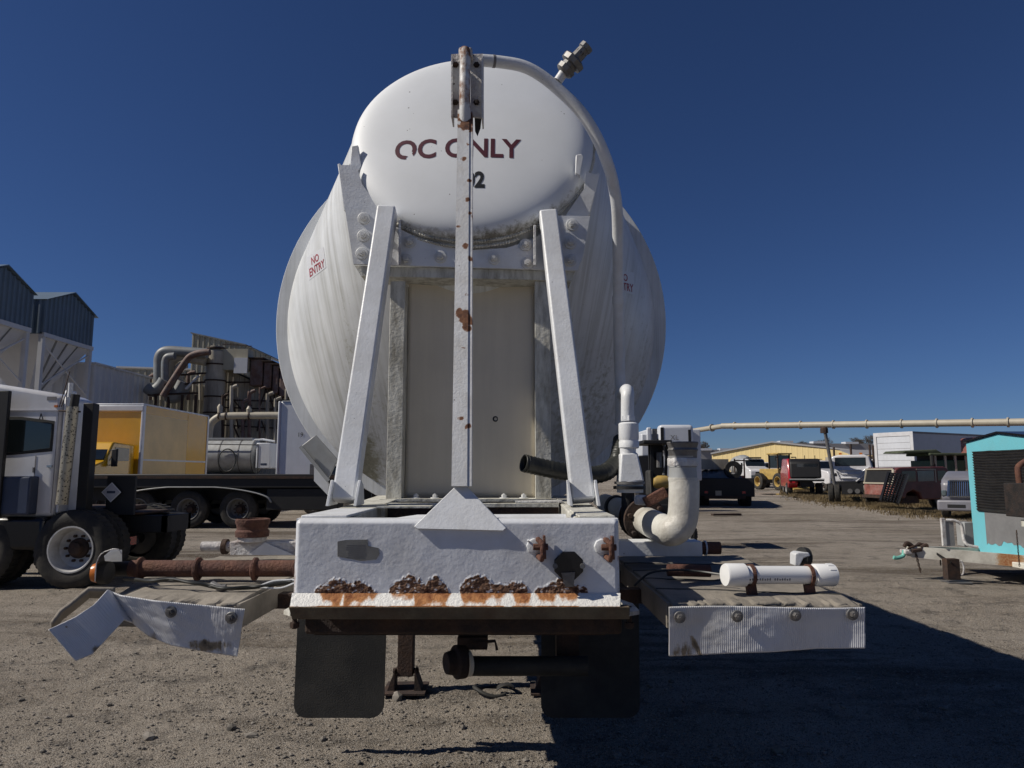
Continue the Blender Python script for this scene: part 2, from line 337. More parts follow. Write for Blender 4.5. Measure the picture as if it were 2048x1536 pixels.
# loose stones
stm = mat('loose_stones', (0.25, 0.225, 0.195), 0.9, var=0.45, vs=9)
sb = MB()
ico = [Vector(v).normalized() for v in ((0,0,1),(0.9,0,0.4),(0.28,0.85,0.4),(-0.72,0.5,0.4),(-0.72,-0.5,0.4),(0.28,-0.85,0.4),(0.72,0.5,-0.4),(-0.28,0.85,-0.4),(-0.9,0,-0.4),(-0.28,-0.85,-0.4),(0.72,-0.5,-0.4),(0,0,-1))]
icf = [(0,1,2),(0,2,3),(0,3,4),(0,4,5),(0,5,1),(1,6,2),(2,7,3),(3,8,4),(4,9,5),(5,10,1),(2,6,7),(3,7,8),(4,8,9),(5,9,10),(1,10,6),(11,7,6),(11,8,7),(11,9,8),(11,10,9),(11,6,10)]
for k in range(17000):
    py = 1100 + 445*random.random()**0.75; px = random.uniform(-40, 2080)
    if py < 1250 and random.random() < .5: continue
    g = G(px, py); cl = fb(g.x*0.7, g.y*0.7, 5)
    if random.random() > 0.55 + 0.6*cl: continue
    r = random.choice((0.004, 0.005, 0.006, 0.008, 0.010)) * random.uniform(0.8, 1.4)
    if random.random() < 0.02: r *= 1.8
    if random.random() < 0.004: r *= random.uniform(2.2, 4)
    z = gz(g.x, g.y); a = random.uniform(0, 6.28); sx, sy, sz = random.uniform(.8, 1.3), random.uniform(.6, 1.0), random.uniform(.45, .75)
    ca, sa = math.cos(a), math.sin(a)
    sb.add([(g.x+(v.x*sx*ca-v.y*sy*sa)*r, g.y+(v.x*sx*sa+v.y*sy*ca)*r, z+r*.3+v.z*sz*r) for v in ico], icf)
o = sb.build('gravel_stones', stm, smooth=0, fixn=False); o['kind'] = 'stuff'; o['label'] = 'loose grey and tan gravel stones scattered over the yard'; o['category'] = 'gravel'

# ================================================================ TANK TRAILER
T = thing('tank_trailer', 'white rusty tank trailer with round dished end, centre post and sloping struts, seen end on', 'tank trailer', (-0.19, 2.25, 0.0))
class TM(MB):      # trailer meshes are written in world metres, stored relative to the trailer's base point
    def build(s, name, m, parent=None, **k):
        o = MB.build(s, name, m, parent or T, **k)
        o.matrix_parent_inverse = Matrix.Identity(4)
        off = Vector((-0.19, 2.25, 0.0)); root = parent or T
        if root is T: o.location = -off
        return o
TH = R(20.5); C1 = Vector((P(945, 300, 3.5).x, 3.5, 1.55+0.478*3.5)); R1 = 0.622
nn = Vector((0, -math.cos(TH), math.sin(TH))); uu = Vector((0, math.sin(TH), math.cos(TH))); rr = Vector((1, 0, 0))
YR = 4.55; C2 = Vector(((P(552, 642, YR).x+P(1332, 642, YR).x)/2, YR, P(942, 642, YR).z)); RO = (P(1332, 642, YR).x-P(552, 642, YR).x)/2; R2 = RO-0.075
# shell
sh = TM(); N = 120; rows = []
for j in range(31):
    t = j/30
    rows.append([(1-t)*(C1+R1*(rr*math.cos(a)+uu*math.sin(a))) + t*(C2+R2*(rr*math.cos(a)+Vector((0,0,1))*math.sin(a))) for a in (2*math.pi*i/N for i in range(N))])
for yy, r2 in ((5.5, R2), (8, R2), (11.5, R2), (13.0, 0.62), (13.15, 0.3), (13.2, 0.01)):
    c2 = Vector((C2.x-(yy-YR)*0.01, yy, C2.z)); rows.append([c2+r2*(rr*math.cos(a)+Vector((0,0,1))*math.sin(a)) for a in (2*math.pi*i/N for i in range(N))])
at = {}
for j, rw in enumerate(rows):
    for i, p in enumerate(rw):
        a = 2*math.pi*i/N; low = -math.sin(a); side = math.cos(a)
        g = 0.0
        if j <= 30:
            g = 0.10+0.30*max(0, low)*(0.4+0.6*j/30)+0.12*max(0, side) + 0.16*fb(p.x*4, p.z*1.2)
            dx = p.x+0.93; dz = p.z-1.62; g += 0.5*math.exp(-((dx/0.10)**2+(dz/0.16)**2))
        at[len(sh.v)] = g; sh.v.append(tuple(p))
for j in range(len(rows)-1):
    for i in range(N):
        k = (i+1) % N; sh.f.append((j*N+i, j*N+k, (j+1)*N+k, (j+1)*N+i))
sh.a['grime'] = at; sh.a['flow'] = {i: (v[0]-C2.x)/(v[2]+2.2)*4.6 for i, v in enumerate(sh.v)}; sh.build('tank_shell', 'tank', smooth=60)
rg = TM(); rg.lathe(C2, (0,1,0), [(R2-0.02, 0.0), (RO-0.004, 0.0), (RO, 0.006), (RO, 0.055), (R2-0.02, 0.06)], n=128, closed=True); rg.a['flow'] = {i: v[0] for i, v in enumerate(rg.v)}; rg.build('stiffener_ring', 'tank')
# dished head
def headp(x, z, off=0.0):
    r = min(math.hypot(x, z)/R1, 0.9999); h = 0.050*(1-r*r) + 0.060*(1-r**11)**0.5 + 0.02
    return C1 + rr*x + uu*z + nn*(h+off)
hd = TM(); NR = 40; at = {}
for j in range(NR+1):
    r = R1*(j/NR)**0.7 if j else 0.0005
    for i in range(N):
        a = 2*math.pi*i/N; q = (j/NR)**0.7
        at[len(hd.v)] = (max(0, q-0.88)*6.5)*max(0, -math.sin(a)-0.25+0.25*math.cos(a)) + 0.03
        hd.v.append(tuple(headp(r*math.cos(a), r*math.sin(a))))
for i in range(N):
    a = 2*math.pi*i/N; at[len(hd.v)] = 0.0; hd.v.append(tuple(C1+R1*(rr*math.cos(a)+uu*math.sin(a))-nn*0.03))
for j in range(NR+1):
    for i in range(N):
        k = (i+1) % N; hd.f.append((j*N+i, j*N+k, (j+1)*N+k, (j+1)*N+i))
hd.a['grime'] = at; head = hd.build('tank_head', 'head', smooth=70)
def bead(rad, h, tr, a0, a1):
    pts = []; n = int((a1-a0)*150)
    for k in range(n):
        a = a0+(a1-a0)*k/n; pts.append(C1+(rad+0.002*math.sin(k*2.1))*(rr*math.cos(a)+uu*math.sin(a))+nn*(h+0.003*noise.noise(Vector((k*.7, 0, 0)))))
    return TM().tube(pts, [tr*(1+0.35*math.sin(k*1.9)) for k in range(n)], 6)
bead(R1+0.004, 0.012, 0.008, 3.35, 6.3).build('weld_bead', 'grimewhite'); bead(R1+0.022, -0.004, 0.007, 3.5, 5.1).build('weld_bead', 'grimewhite')
# lettering on the head
def hfn(x0, z0): return lambda x, y: headp(x0+x, z0+y, 0.0016) + Vector((0.19, -2.25, 0))
def headz(py, Y=3.42): # local coordinates on the head from photo pixels
    p = P(945, py, Y); return (p-C1).dot(uu)
def headxy(px, py):
    d = ray(px, py); o = Vector((0, 0, CH)); c = C1+nn*0.12; t = (c-o).dot(nn)/d.dot(nn); p = o+d*t; return ((p-C1).dot(rr), (p-C1).dot(uu))
xc, zc_ = headxy(916, 298); xl, _ = headxy(789, 298); xr_, _ = headxy(1042, 298); _, zt = headxy(916, 280); _, zb = headxy(916, 317)
bm = text_mesh('OC ONLY', 0.12, bold=0.003)
xs = [v.co.x for v in bm.verts]; ys = [v.co.y for v in bm.verts]; kx = (xr_-xl)/(max(xs)-min(xs)); ky = (zt-zb)/(max(ys)-min(ys)); mx_ = (max(xs)+min(xs))/2; my_ = (max(ys)+min(ys))/2
for v in bm.verts: v.co.x = (v.co.x-mx_)*kx; v.co.y = (v.co.y-my_)*ky
x0_ = -(xr_-xl)/2
lettering('lettering', bm, hfn(xc, zc_), 'redink', T, cut=lambda c: (0.058 < c.x-x0_ < 0.09 and c.y < -0.018) or (c.x-x0_ > 0.60 and -0.002 < c.y < 0.006))
x2, z2 = headxy(949, 358); xa, _ = headxy(929, 358); xb, _ = headxy(970, 358); _, za = headxy(949, 343); _, zbb = headxy(949, 374)
bm = text_mesh('02', 0.09, bold=0.0035)
xs = [v.co.x for v in bm.verts]; ys = [v.co.y for v in bm.verts]; kx = (xb-xa)/(max(xs)-min(xs)); ky = (za-zbb)/(max(ys)-min(ys)); mx_ = (max(xs)+min(xs))/2; my_ = (max(ys)+min(ys))/2
for v in bm.verts: v.co.x = (v.co.x-mx_)*kx; v.co.y = (v.co.y-my_)*ky
lettering('lettering', bm, hfn(x2, z2), 'blackink', T)
# lifting lugs at the head's edge
def onP(pts, Y): return [P(x, y, Y) for x, y in pts]
TM().prism(onP([(703,292),(716,290),(723,332),(712,350),(700,330)], 3.36), (0, 0.02, 0)).build('lifting_lug', 'white', bevel=0.003)
TM().prism(onP([(1152,310),(1163,307),(1167,312),(1160,352),(1151,345)], 3.30), (0.0, 0.03, 0)).build('lifting_lug', 'white', bevel=0.003)
# saddle gusset + bolted plate + beam
horn = TM(); horn.prism(onP([(677,330),(712,330),(724,368),(757,414),(802,458),(870,484),(940,496),(1012,492),(1072,474),(1132,430),(1168,378),(1172,344),(1198,350),(1176,436),(1150,500),(940,520),(720,500),(690,420)], 3.33), (0, 0.014, 0)); horn.build('saddle_gusset', 'white')
TM().bar(P(680,331,3.36), P(693,424,3.36), 0.014, 0.045, up=(0,1,0)).build('gusset_flange', 'white', bevel=.003)
TM().bar(P(1196,350,3.36), P(1176,434,3.36), 0.014, 0.045, up=(0,1,0)).build('gusset_flange', 'white', bevel=.003)
pl = TM(); pl.prism(onP([(690,417),(762,418),(790,452),(830,474),(885,492),(940,500),(1012,496),(1066,480),(1100,450),(1112,431),(1180,432),(1166,512),(1155,541),(707,528)], 3.29), (0, 0.016, 0)); pl.build('bolted_plate', 'white')
bmr = TM(); a = P(709,530,3.31); b2 = P(1150,541,3.31); c3 = P(1140,560,3.31)
bmr.prism([P(709,531,3.312), P(1150,543,3.312), P(1142,561,3.312), P(722,552,3.312)], (0, 0.15, 0)); bmr.build('cross_beam', 'grimewhite')
# bolts
def bolt_mesh(name, r, h, m):
    q = MB(); q.lathe((0,0,0), (0,-1,0), [(r*1.75, 0), (r*1.75, h*.22), (r*1.6, h*.28)], 20); q.lathe((0,0,0), (0,-1,0), [(r*1.02, h*.28), (r*1.02, h*.85), (r*.9, h)], 6); q.lathe((0,0,0), (0,-1,0), [(r*.5, h), (r*.5, h*1.25)], 10)
    o = q.build(name, m, T, smooth=30); return o
b0 = bolt_mesh('bolt', 0.017, 0.026, 'bolt'); first = [True]
def place(o, p, flag):
    if flag[0]: flag[0] = False; c = o
    else: c = dup(o)
    c.location = Vector(p)-Vector((-0.19, 2.25, 0)); c.rotation_euler = (0, random.uniform(0, 1), 0); return c
for x, y in ((728,437),(727,472),(724,507),(820,484),(812,520),(881,514),(988,517),(1051,490),(1055,527),(1144,450),(1141,486),(1141,521)):
    place(b0, P(x, y, 3.289), first)
# pedestal between saddle and frame
ped = TM(); xA = P(778,700,3.33).x; xB = P(808,700,3.33).x; xC = P(1070,700,3.33).x; xD = P(1101,700,3.33).x
zbb_ = P(900,562,3.33).z; ped.box(xA, xB, 3.33, 3.342, 1.43, zbb_); ped.box(xB-.012, xB-.001, 3.341, 3.9, 1.43, zbb_); ped.build('pedestal_flange', 'grimewhite', bevel=.002); ped = TM(); ped.box(xC, xD, 3.33, 3.342, 1.43, zbb_); ped.box(xC+.001, xC+.012, 3.341, 3.9, 1.43, zbb_); ped.build('pedestal_flange', 'grimewhite', bevel=.002)
pp = TM(); pp.grid(30, 40, lambda u, v: Vector((xB+(xC-xB)*u, 3.44+0.04*math.cos((u-.5)*3.1), 1.43+1.17*v))); pp.build('pedestal_panel', 'beige', solid=.008)
TM().lathe(P(991, 838, 3.472), (0,-1,0), [(0.014,-.01),(0.014,.004),(0.008,.006),(0.008,-.02)], 14).build('drain_hole', 'black')
TM().box(xA-.02, xD+.02, 3.28, 3.40, 1.418, 1.430).build('base_flange', 'grimewhite')
for x in (830, 868, 1008, 1048): 
    q = place(b0, (P(x, 980, 3.32).x, 3.36, 1.430), first); q.rotation_euler = (R(-90), 0, 0); q.scale = (.7, .7, .7)
# deck
dz = lambda Y: 1.400+0.027*(Y-2.25)
XL = P(590,1036,2.25).x; XR = P(1238,1036,2.25).x
for x0, x1 in ((XL+.004, XL+.15), (XR-.13, XR-.004)):
    q = TM(); q.add([(x0,2.27,dz(2.27)),(x1,2.27,dz(2.27)),(x1,3.6,dz(3.6)),(x0,3.6,dz(3.6)),(x0,2.27,dz(2.27)-.09),(x1,2.27,dz(2.27)-.09),(x1,3.6,dz(3.6)-.09),(x0,3.6,dz(3.6)-.09)], [(0,1,2,3),(7,6,5,4),(0,4,5,1),(1,5,6,2),(2,6,7,3),(3,7,4,0)]); q.build('frame_rail', 'grimewhite', bevel=.006)
for Y, wd, m_ in ((2.98, .09, 'grimewhite'), (3.30, .12, 'grimewhite')):
    TM().box(XL+.16, XR-.14, Y, Y+wd, dz(Y)-.012, dz(Y)+.002).build('cross_member', m_)
    TM().box(XL+.16, XR-.14, Y+.01, Y+.03, dz(Y)-.20, dz(Y)-.013).build('cross_member', 'rustdk')
TM().tube([(XL+.17, 2.58, dz(2.6)-.045), (XL+.34, 2.58, dz(2.6)-.045), (XR-.14, 2.62, dz(2.6)-.045)], [.012, .036, .036], 16).build('cross_pipe', 'white')
TM().box(XL+.16, XR-.14, 2.30, 3.55, dz(2.3)-.24, dz(2.3)-.22).build('deck_pan', 'rustdk')  # dark pan colour stands in for shade inside the open deck
TM().box(XL+.15, XL+.36, 2.80, 2.90, dz(2.6)+.003, dz(2.6)+.010).build('deck_plate', 'grimewhite'); TM().box(XR-.32, XR-.12, 3.02, 3.13, dz(3)+.004, dz(3)+.010).build('deck_plate', 'rustywhite')
TM().box(XL+.004, XL+.15, 2.30, 2.75, dz(2.3)+.004, dz(2.3)+.013).build('deck_plate', 'white', bevel=.003); TM().box(XR-.12, XR-.004, 2.30, 2.75, dz(2.3)+.004, dz(2.3)+.012).build('deck_plate', 'grimewhite', bevel=.003)
# bumper beam with rusted face
zt = P(900,1038,2.25).z; zl = P(900,1186,2.25).z; zb_ = P(900,1213,2.215).z; zu = P(900,1240,2.215).z
sc = [(645,755,1158,.9),(790,895,1150,1.3),(880,900,1165,.8),(925,990,1148,1.2),(985,1052,1160,1.0),(1072,1168,1160,.8)]
def scab(x, z):
    px = 1024+x/2.25*F; k = -1.0
    for a, b_, ty, h in sc:
        zt_ = P(900, ty, 2.25).z; m_ = (a+b_)/2; w_ = (b_-a)/2*1.1
        e = 1-abs((px-m_)/w_)**2.2
        if e <= 0: continue
        hgt = (zt_-zl)*1.12*(e**.4)*(0.88+.5*fb(px*.03, ty)+.14*fb(px*.13, ty))
        k = max(k, min(1.0, (hgt-(z-zl))/0.010))
    return k
def bface(u, v):
    x = XL+(XR-XL)*u; z = zl+(zt-zl)*v; y = 2.25
    e = min(u, 1-u)*(XR-XL); y += 0.016*(max(0, 1-e/0.016))**2
    if z > zt-.016: y += 0.016*((z-(zt-.016))/.016)**2
    s_ = scab(x, z); halo = max(0, 1+s_) if s_ < 0 else 0; k = max(0, min(1, s_))
    
    y -= 0.0032*min(1,k*1.5)*(0.5+0.5*fb(x*190, z*190, 2)+.8*fb(x*28,z*60,3)) + 0.0007*fb(x*16, z*16, 5)
    r = k*(0.80+.75*fb(x*70,z*110,4)) + .48*halo + (0.42 if e < .008 and v < .5 else 0) + (0.5*max(0, fb(x*9, z*30)) if v > .93 and u > .68 else 0)
    return (Vector((x, y, z)), r)
q = TM(); q.grid(420, 120, bface, attr='rust'); q.build('bumper_face', 'bumper', smooth=60, fixn=True)
TM().box(XL+.001, XR-.001, 2.2655, 2.285, zl-.03, zt-.001).build('bumper_back', 'white')
TM().add([(XL,2.266,zt),(XR,2.266,zt),(XR,2.30,zt+.001),(XL,2.30,zt+.001),(XL,2.266,zt-.012),(XR,2.266,zt-.012),(XR,2.30,zt-.01),(XL,2.30,zt-.01)], [(0,1,2,3),(7,6,5,4),(0,4,5,1),(1,5,6,2),(2,6,7,3),(3,7,4,0)]).build('bumper_top', 'white')
TM().box(XL-.0, XL+.012, 2.267, 2.9, zl-.02, zt-.013).build('bumper_side', 'white'); TM().box(XR-.012, XR, 2.267, 2.9, zl-.02, zt-.013).build('bumper_side', 'white')
XL2 = P(580,1213,2.215).x; XR2 = P(1240,1213,2.215).x
st_ = [(655,690,.9),(700,752,1),(740,756,.9),(790,830,.35),(838,870,1.),(868,898,.9),(930,985,.9),(960,1005,.8),(1030,1056,1),(1076,1105,.7),(1120,1150,.5)]
def lface(u, v):
    x = (XL+(XL2-XL)*(1-v)) + ((XR-XL)*v+(XR2-XL2)*(1-v))*u; z = zb_+(zl-zb_)*v; y = 2.213+0.036*v
    px = 1024+x/2.23*F; r = 0
    for a, b_, h in st_:
        if a-8 < px < b_+8: r = max(r, h*min(1, min(px-a+8, b_-px+8)/10))
    r = r*(0.50+0.5*fb(x*22, z*14)+.25*v) + (0.55*max(0,v-.25)*(1+fb(x*20,1)) if 640 < px < 1180 else 0) + (.5 if v < .05 else 0)
    y -= 0.001*fb(x*30, z*30)
    return (Vector((x, y, z)), r)
q = TM(); q.grid(420, 24, lface, attr='rust'); q.build('bumper_lip', 'lip', smooth=60)
TM().prism([(XL2-.004,2.212,zb_-.0015),(XR2+.03,2.212,zb_-.0015),(XR2+.03,2.225,zu),(XL2+.004,2.225,zu)], (0, .045, 0)).build('bumper_bottom_flange', mat('rusty_flange', (0.16,0.13,0.08), .8, var=.3, vs=12, dirt=.7, ds=9, dcol=(0.09,0.04,0.02), bump=.4), bevel=.002)
TM().box(XL+.01, XR+.02, 2.36, 3.4, zu-.075, zu-.004).build('coupler_plate', 'rustdk', bevel=.01)
TM().box(XL+.03, XR-.03, 2.40, 2.44, zu-.085, zu-.01).build('coupler_bar', 'rustdk')
for s_, x in ((-1, XL2-.0), (1, XR2+.028)):
    q = TM(); q.prism([(x, 2.22, zu+.022), (x+s_*.045, 2.30, zu+.012), (x+s_*.045, 2.42, zu+.012), (x, 2.46, zu+.022)], (0, 0, -.012)); q.build('corner_bracket', 'grimewhite'); 
    q = TM(); q.lathe((x+s_*.018, 2.33, zu+.02), (0,0,-1), [(.008,0),(.008,.05),(.015,.05),(.015,.065),(.006,.07)], 8); q.build('corner_bolt', 'rustdk')
# rust-free details on the face
q = TM(); q.prism(onP([(919,962),(1013,1056),(1006,1062),(834,1058),(828,1053)], 2.238), (0, 0.012, 0)); q.v = [(x, y+(0.05*max(0, (z-zt))/.08), z) for x, y, z in q.v]; q.build('post_gusset', 'white', bevel=.002)
TM().prism(onP([(675,1083),(690,1080),(735,1079),(736,1092),(757,1096),(759,1108),(752,1119),(722,1122),(690,1116),(675,1113)], 2.2480), (0, .0015, 0)).build('data_tag', 'tagplate')
for k in range(7):
    pz = 1090+k*4; x0 = 690+random.randint(0, 6); q = TM(); q.prism(onP([(x0,pz),(730+random.randint(-6,3),pz+.2),(730,pz+.8),(x0,pz+.6)], 2.2474), (0,.0004,0)); q.build('tag_text', 'greyink')
def shackle(px, py):
    c = P(px, py, 2.25); q = TM(); q.lathe(c+Vector((-.012,0.01,0)), (0,-1,0), [(.026,0),(.024,.018),(.016,.02)], 8); q.build('shackle_boss', 'white', bevel=.002)
    q = TM(); q.tube([c+Vector((0.0,.0,.02)), c+Vector((0.0,-.03,.022)), c+Vector((0.012,-.04,.01)), c+Vector((0.014,-.04,-.02)), c+Vector((.01,-.025,-.038)), c+Vector((0.0,0,-.03))], .0085, 10)
    q.bar(c+Vector((.018,-.02,.034)), c+Vector((.020,-.02,-.036)), .008, .028, up=(0,1,0)); q.tube([c+Vector((-.016,-.026,0)), c+Vector((.03,-.026,0))], .010, 8); q.build('shackle', 'rust', bevel=.001)
shackle(1076, 1092); shackle(1211, 1093)
c = P(1134, 1130, 2.25)
q = TM(); q.prism([c+Vector((math.cos(a)*.048+ (0.004), -.02, math.sin(a)*.046)) for a in (math.pi/8+k*math.pi/4 for k in range(8))], (0, .012, 0)); q.box(c.x-.03, c.x+.03, 2.238, 2.25, c.z-.03, c.z+.03); q.build('hanging_octagon_plate', 'blackshiny', bevel=.003)
q = TM(); q.prism([(c.x-.02,2.222,c.z-.02),(c.x+.022,2.222,c.z-.018),(c.x+.018,2.226,c.z-.062),(c.x-.008,2.226,c.z-.062)], (0,.006,0)); q.build('tag_plate', 'steel')
for sx in (-.042, .042):
    TM().lathe((c.x+sx+.004,2.23,c.z), (0,-1,0), [(.008,0),(.008,.006)], 10).build('rivet', 'steel')
TM().tube([P(1059,1086,2.245), P(1056,1080,2.235)], .003, 6).build('stud', 'white')
# struts
def strut(pb, pt, w0, w1, sgn):
    q = TM(); q.bar(pb, pt, w0, .085, up=(0,-1,0), w2=w1); q.build('strut', 'white', bevel=.010, seg=3)
    h = .105
    for dx in (-.058, .050):
        q = TM(); x = pb.x+dx; q.prism([(x,pb.y-.075,dz(2.85)+.004),(x,pb.y+.075,dz(2.85)+.006),(x,pb.y+.055,dz(2.85)+h*.8),(x+sgn*.012,pb.y-.055,dz(2.85)+h)], (.012, 0, 0)); q.build('strut_foot', 'white', bevel=.002)
fl = P(690,1003,2.87); fr_ = P(1166,1003,2.87)
strut(fl, P(775,420,3.24), .094, .088, 1); strut(fr_, P(1096,428,3.24), .094, .084, -1)
for x, y0, y1 in ((797,440,530),(1072,450,530)):
    q = TM(); q.prism([P(x,y0,3.20), P(x,y1,3.20), P(x,y1,3.30), P(x,y0,3.30)], (.012 if x < 900 else -.012, 0, 0)); q.build('strut_cheek', 'rustywhite', bevel=.002)
# centre post
def postbar(name, p, q_, wd, dp, m_, spots):
    d = (q_-p); n = 340; mb = TM(); at = {}
    prof = [(-.5+.78*i/9, -.5) for i in range(10)]+[(.36,-.42),(.5,-.42),(.5,.5),(-.5,.5)]
    for k in range(n+1):
        c = p+d*(k/n)
        for (a_, b_) in prof:
            v = c+Vector((a_*wd, b_*dp, 0)); r = 0
            for (t, h, s_, xo) in spots:
                dx = (a_-xo)*wd; dz_ = (k/n-t)*d.length; wz_ = s_*d.length
                r += h*math.exp(-(dz_/wz_)**2-(dx/max(wz_*.8, .012))**2)
            at[len(mb.v)] = r*(.6+.8*fb(v.x*60, v.z*45, 2)) + 0.12*fb(v.x*10, v.z*6, 2); mb.v.append(tuple(v))
    L_ = len(prof)
    for k in range(n):
        for i in range(L_): mb.f.append((k*L_+i, k*L_+(i+1) % L_, (k+1)*L_+(i+1) % L_, (k+1)*L_+i))
    mb.f.append(tuple(range(L_))); mb.f.append(tuple(n*L_+i for i in range(L_))); mb.a['rust'] = at
    return mb.build(name, m_, smooth=30)
pb = P(924,972,2.30); pt = P(931,225,2.92)
postbar('centre_post', pb, pt, .064, .05, 'post', [(.965,2.2,.03,0.0),(.94,1.5,.02,.2),(.83,1.6,.009,-.1),(.76,1.3,.006,.3),(.70,1.5,.008,.2),(.655,1.4,.012,.45),(.62,1.3,.006,-.3),(.565,1.6,.009,.1),(.53,1.3,.010,.45),(.385,1.8,.016,-.1),(.365,2.0,.018,.2),(.35,1.5,.012,0.3),(.43,1.2,.006,.2),(.30,1.2,.004,.1),(.12,1.5,.008,.3),(.14,1.2,.006,-.1),(.88,1.3,.006,.2)])
q = TM(); zz = [P(931,y,2.9) for y in (97, 104, 130, 200, 232, 258, 275)]
q.tube([(v.x-.002*(i%2), 2.90-(.02 if 1 < i < 5 else 0), v.z) for i, v in enumerate(zz)], [.020,.026,.024,.024,.025,.024,.012], 14)
at = {}
for i, v in enumerate(q.v): at[i] = .40+.35*fb(v[0]*14, v[1]*14, v[2]*9) + (.5 if v[2] > zz[1].z-.03 else 0)
q.a['rust'] = at; q.build('post_cap_tube', 'post', smooth=50)
TM().prism(onP([(917,93),(944,93),(946,112),(917,112)], 2.885), (0,.05,0)).build('post_cap', 'rustywhite', bevel=.008)
for x0, x1, nm in ((902,922,'rustywhite'), (941,966,'rustywhite')):
    TM().prism(onP([(x0,108),(x1,107),(x1,236),(x0,232)], 2.93), (0,.014,0)).build('bracket_plate', nm, bevel=.002)
    TM().prism(onP([(x0,108),(x0+3,108),(x0+3,232),(x0,232)] if x0 < 930 else [(x1-3,107),(x1,107),(x1,236),(x1-3,236)], 2.90), (0,.10,0)).build('bracket_flange', nm)
for x, y in ((911,130),(911,205),(953,130),(953,205)):
    TM().lathe(P(x,y,2.929), (0,-1,0), [(.014,0),(.014,.004),(.009,.004),(.009,.012)], 6).build('bracket_bolt', 'rustdk')
TM().prism(onP([(949,236),(963,236),(961,256),(955,272),(950,262)], 2.97), (0,.004,0)).build('tape_strip', 'rubber')
TM().bar(P(938,122,2.95), P(960,122,3.12), .05, .05).build('bracket_arm', 'white')
# vent pipe
pth = [P(966,121,3.08), P(1000,124,3.09), P(1044,132,3.10), P(1080,150,3.11), P(1120,182,3.12), P(1160,222,3.13), P(1190,268,3.15), P(1212,318,3.18), P(1226,366,3.23), P(1234,420,3.29), P(1236,500,3.38), P(1237,600,3.47), P(1238,700,3.55), P(1241,800,3.60), P(1240,850,3.62)]
TM().tube(smoothpath(pth, 6), .0275, 20).build('vent_pipe', 'white', smooth=60)
TM().tube([P(1237,592,3.465), P(1237,608,3.475)], .032, 20).build('pipe_collar', 'white')
TM().tube([P(985,122.5,3.085), P(990,123,3.088)], .0288, 20).build('pipe_collar', 'greyink')
a = P(1116,162,3.11); b3 = P(1131,140,3.10); TM().tube([a, b3], .022, 16).build('pipe_stub', 'white')
d = (P(1160,108,3.08)-b3)*.95
q = TM(); q.lathe(b3, d, [(.030,-.02),(.044,-.01),(.046,.012),(.038,.016),(.038,.03),(.055,.034),(.058,.058),(.05,.066),(.03,.068),(.028,.12),(.033,.125),(.033,.145),(.0,.147)], 10); q.build('relief_valve', 'steel', smooth=30)
TM().lathe(b3+d*.15, d, [(.028,.03),(.028,.09),(.022,.10)], 14).build('relief_cap', 'rubber')
# right: elbow and swage column of the vent pipe
c = P(1256,1000,3.25)
def stack(cx, Y, prof, m_, name, n=24):   # prof: (halfwidth px, y px) bottom to top
    q = TM(); base = P(cx, prof[0][1], Y)
    q.lathe((base.x, Y, 0), (0,0,1), [(hw*Y/F*1.0, P(cx, y, Y).z) for hw, y in prof], n); return q.build(name, m_, smooth=35)
TM().bar(P(1260,964,3.25), P(1256,906,3.25), .112, .112, up=(0,-1,0), w2=.076, h2=.076).build('reducer', 'white', bevel=.008); stack(1256, 3.25, [(16,912),(16,894)], 'white', 'nipple')
stack(1259, 3.24, [(32,978),(32,972)], 'black', 'flange'); stack(1259, 3.24, [(30,968),(30,963)], 'steel', 'flange')
stack(1258, 3.25, [(18,897),(20,895),(20,884),(19,882),(19,880),(20,878),(20,848),(18,846),(15,845)], 'white', 'hose_coupling')
stack(1256, 3.25, [(15,842),(15,832)], 'white', 'hex_nipple', 6)
TM().tube(smoothpath([P(1255,840,3.25), P(1255,805,3.25), P(1255,788,3.26), P(1254,781,3.31), P(1251,782,3.40), P(1246,790,3.56)], 6), .030, 18).build('street_elbow', 'white', smooth=60)
TM().tube([P(1256,985,3.24), P(1256,1060,3.24)], .03, 16).build('riser_pipe', 'black')
# black hose
hp = smoothpath([P(1047,926,3.15), P(1080,934,3.18), P(1130,944,3.2), P(1175,950,3.22), P(1210,945,3.25), P(1233,925,3.3), P(1240,900,3.35), P(1243,880,3.4)], 12)
TM().tube(hp, [.036+.0022*math.sin(i*2.6) for i in range(len(hp))], 18, caps=False).build('suction_hose', 'hose', smooth=60, solid=.006)
# right: discharge elbow and valve line
e0 = [P(1210,1006,4.0), P(1250,1020,3.6), P(1290,1040,3.2), P(1318,1054,2.98), P(1340,1062,2.88), P(1358,1052,2.86), P(1366,1030,2.86), P(1368,990,2.86), P(1368,960,2.86)]
TM().tube(smoothpath(e0[2:], 8), .060, 26).build('elbow_pipe', 'pipewhite', smooth=60)
TM().tube(smoothpath(e0[:4], 8), .050, 24).build('discharge_pipe', 'pipewhite', smooth=60)
dl = (e0[3]-e0[1]).normalized()
for p, r_, h, m_, nm in ((e0[2]-dl*.10,.098,.022,'rustdk','flange'), (e0[2]-dl*.05,.085,.03,'black','valve_body'), (e0[2],.098,.02,'rustdk','flange'), (P(1232,1014,3.8),.064,.05,'rubber','clamp_band'), (P(1262,1026,3.5),.062,.04,'white','coupling')):
    TM().lathe(p, dl, [(r_,0),(r_,h)], 28).build(nm, m_, bevel=.003)
for k in range(6):
    a_ = k*math.pi/3+.3; pr = dl.cross(Vector((0,0,1))).normalized(); up_ = pr.cross(dl)
    cc = e0[2]+(pr*math.cos(a_)+up_*math.sin(a_))*.078; TM().lathe(cc-dl*.12, dl, [(.010,0),(.010,.165)], 6).build('flange_bolt', 'rustdk')
stack(1367, 2.86, [(27,1000),(27,968),(29,958),(29,955)], 'pipewhite', 'pipe_socket')
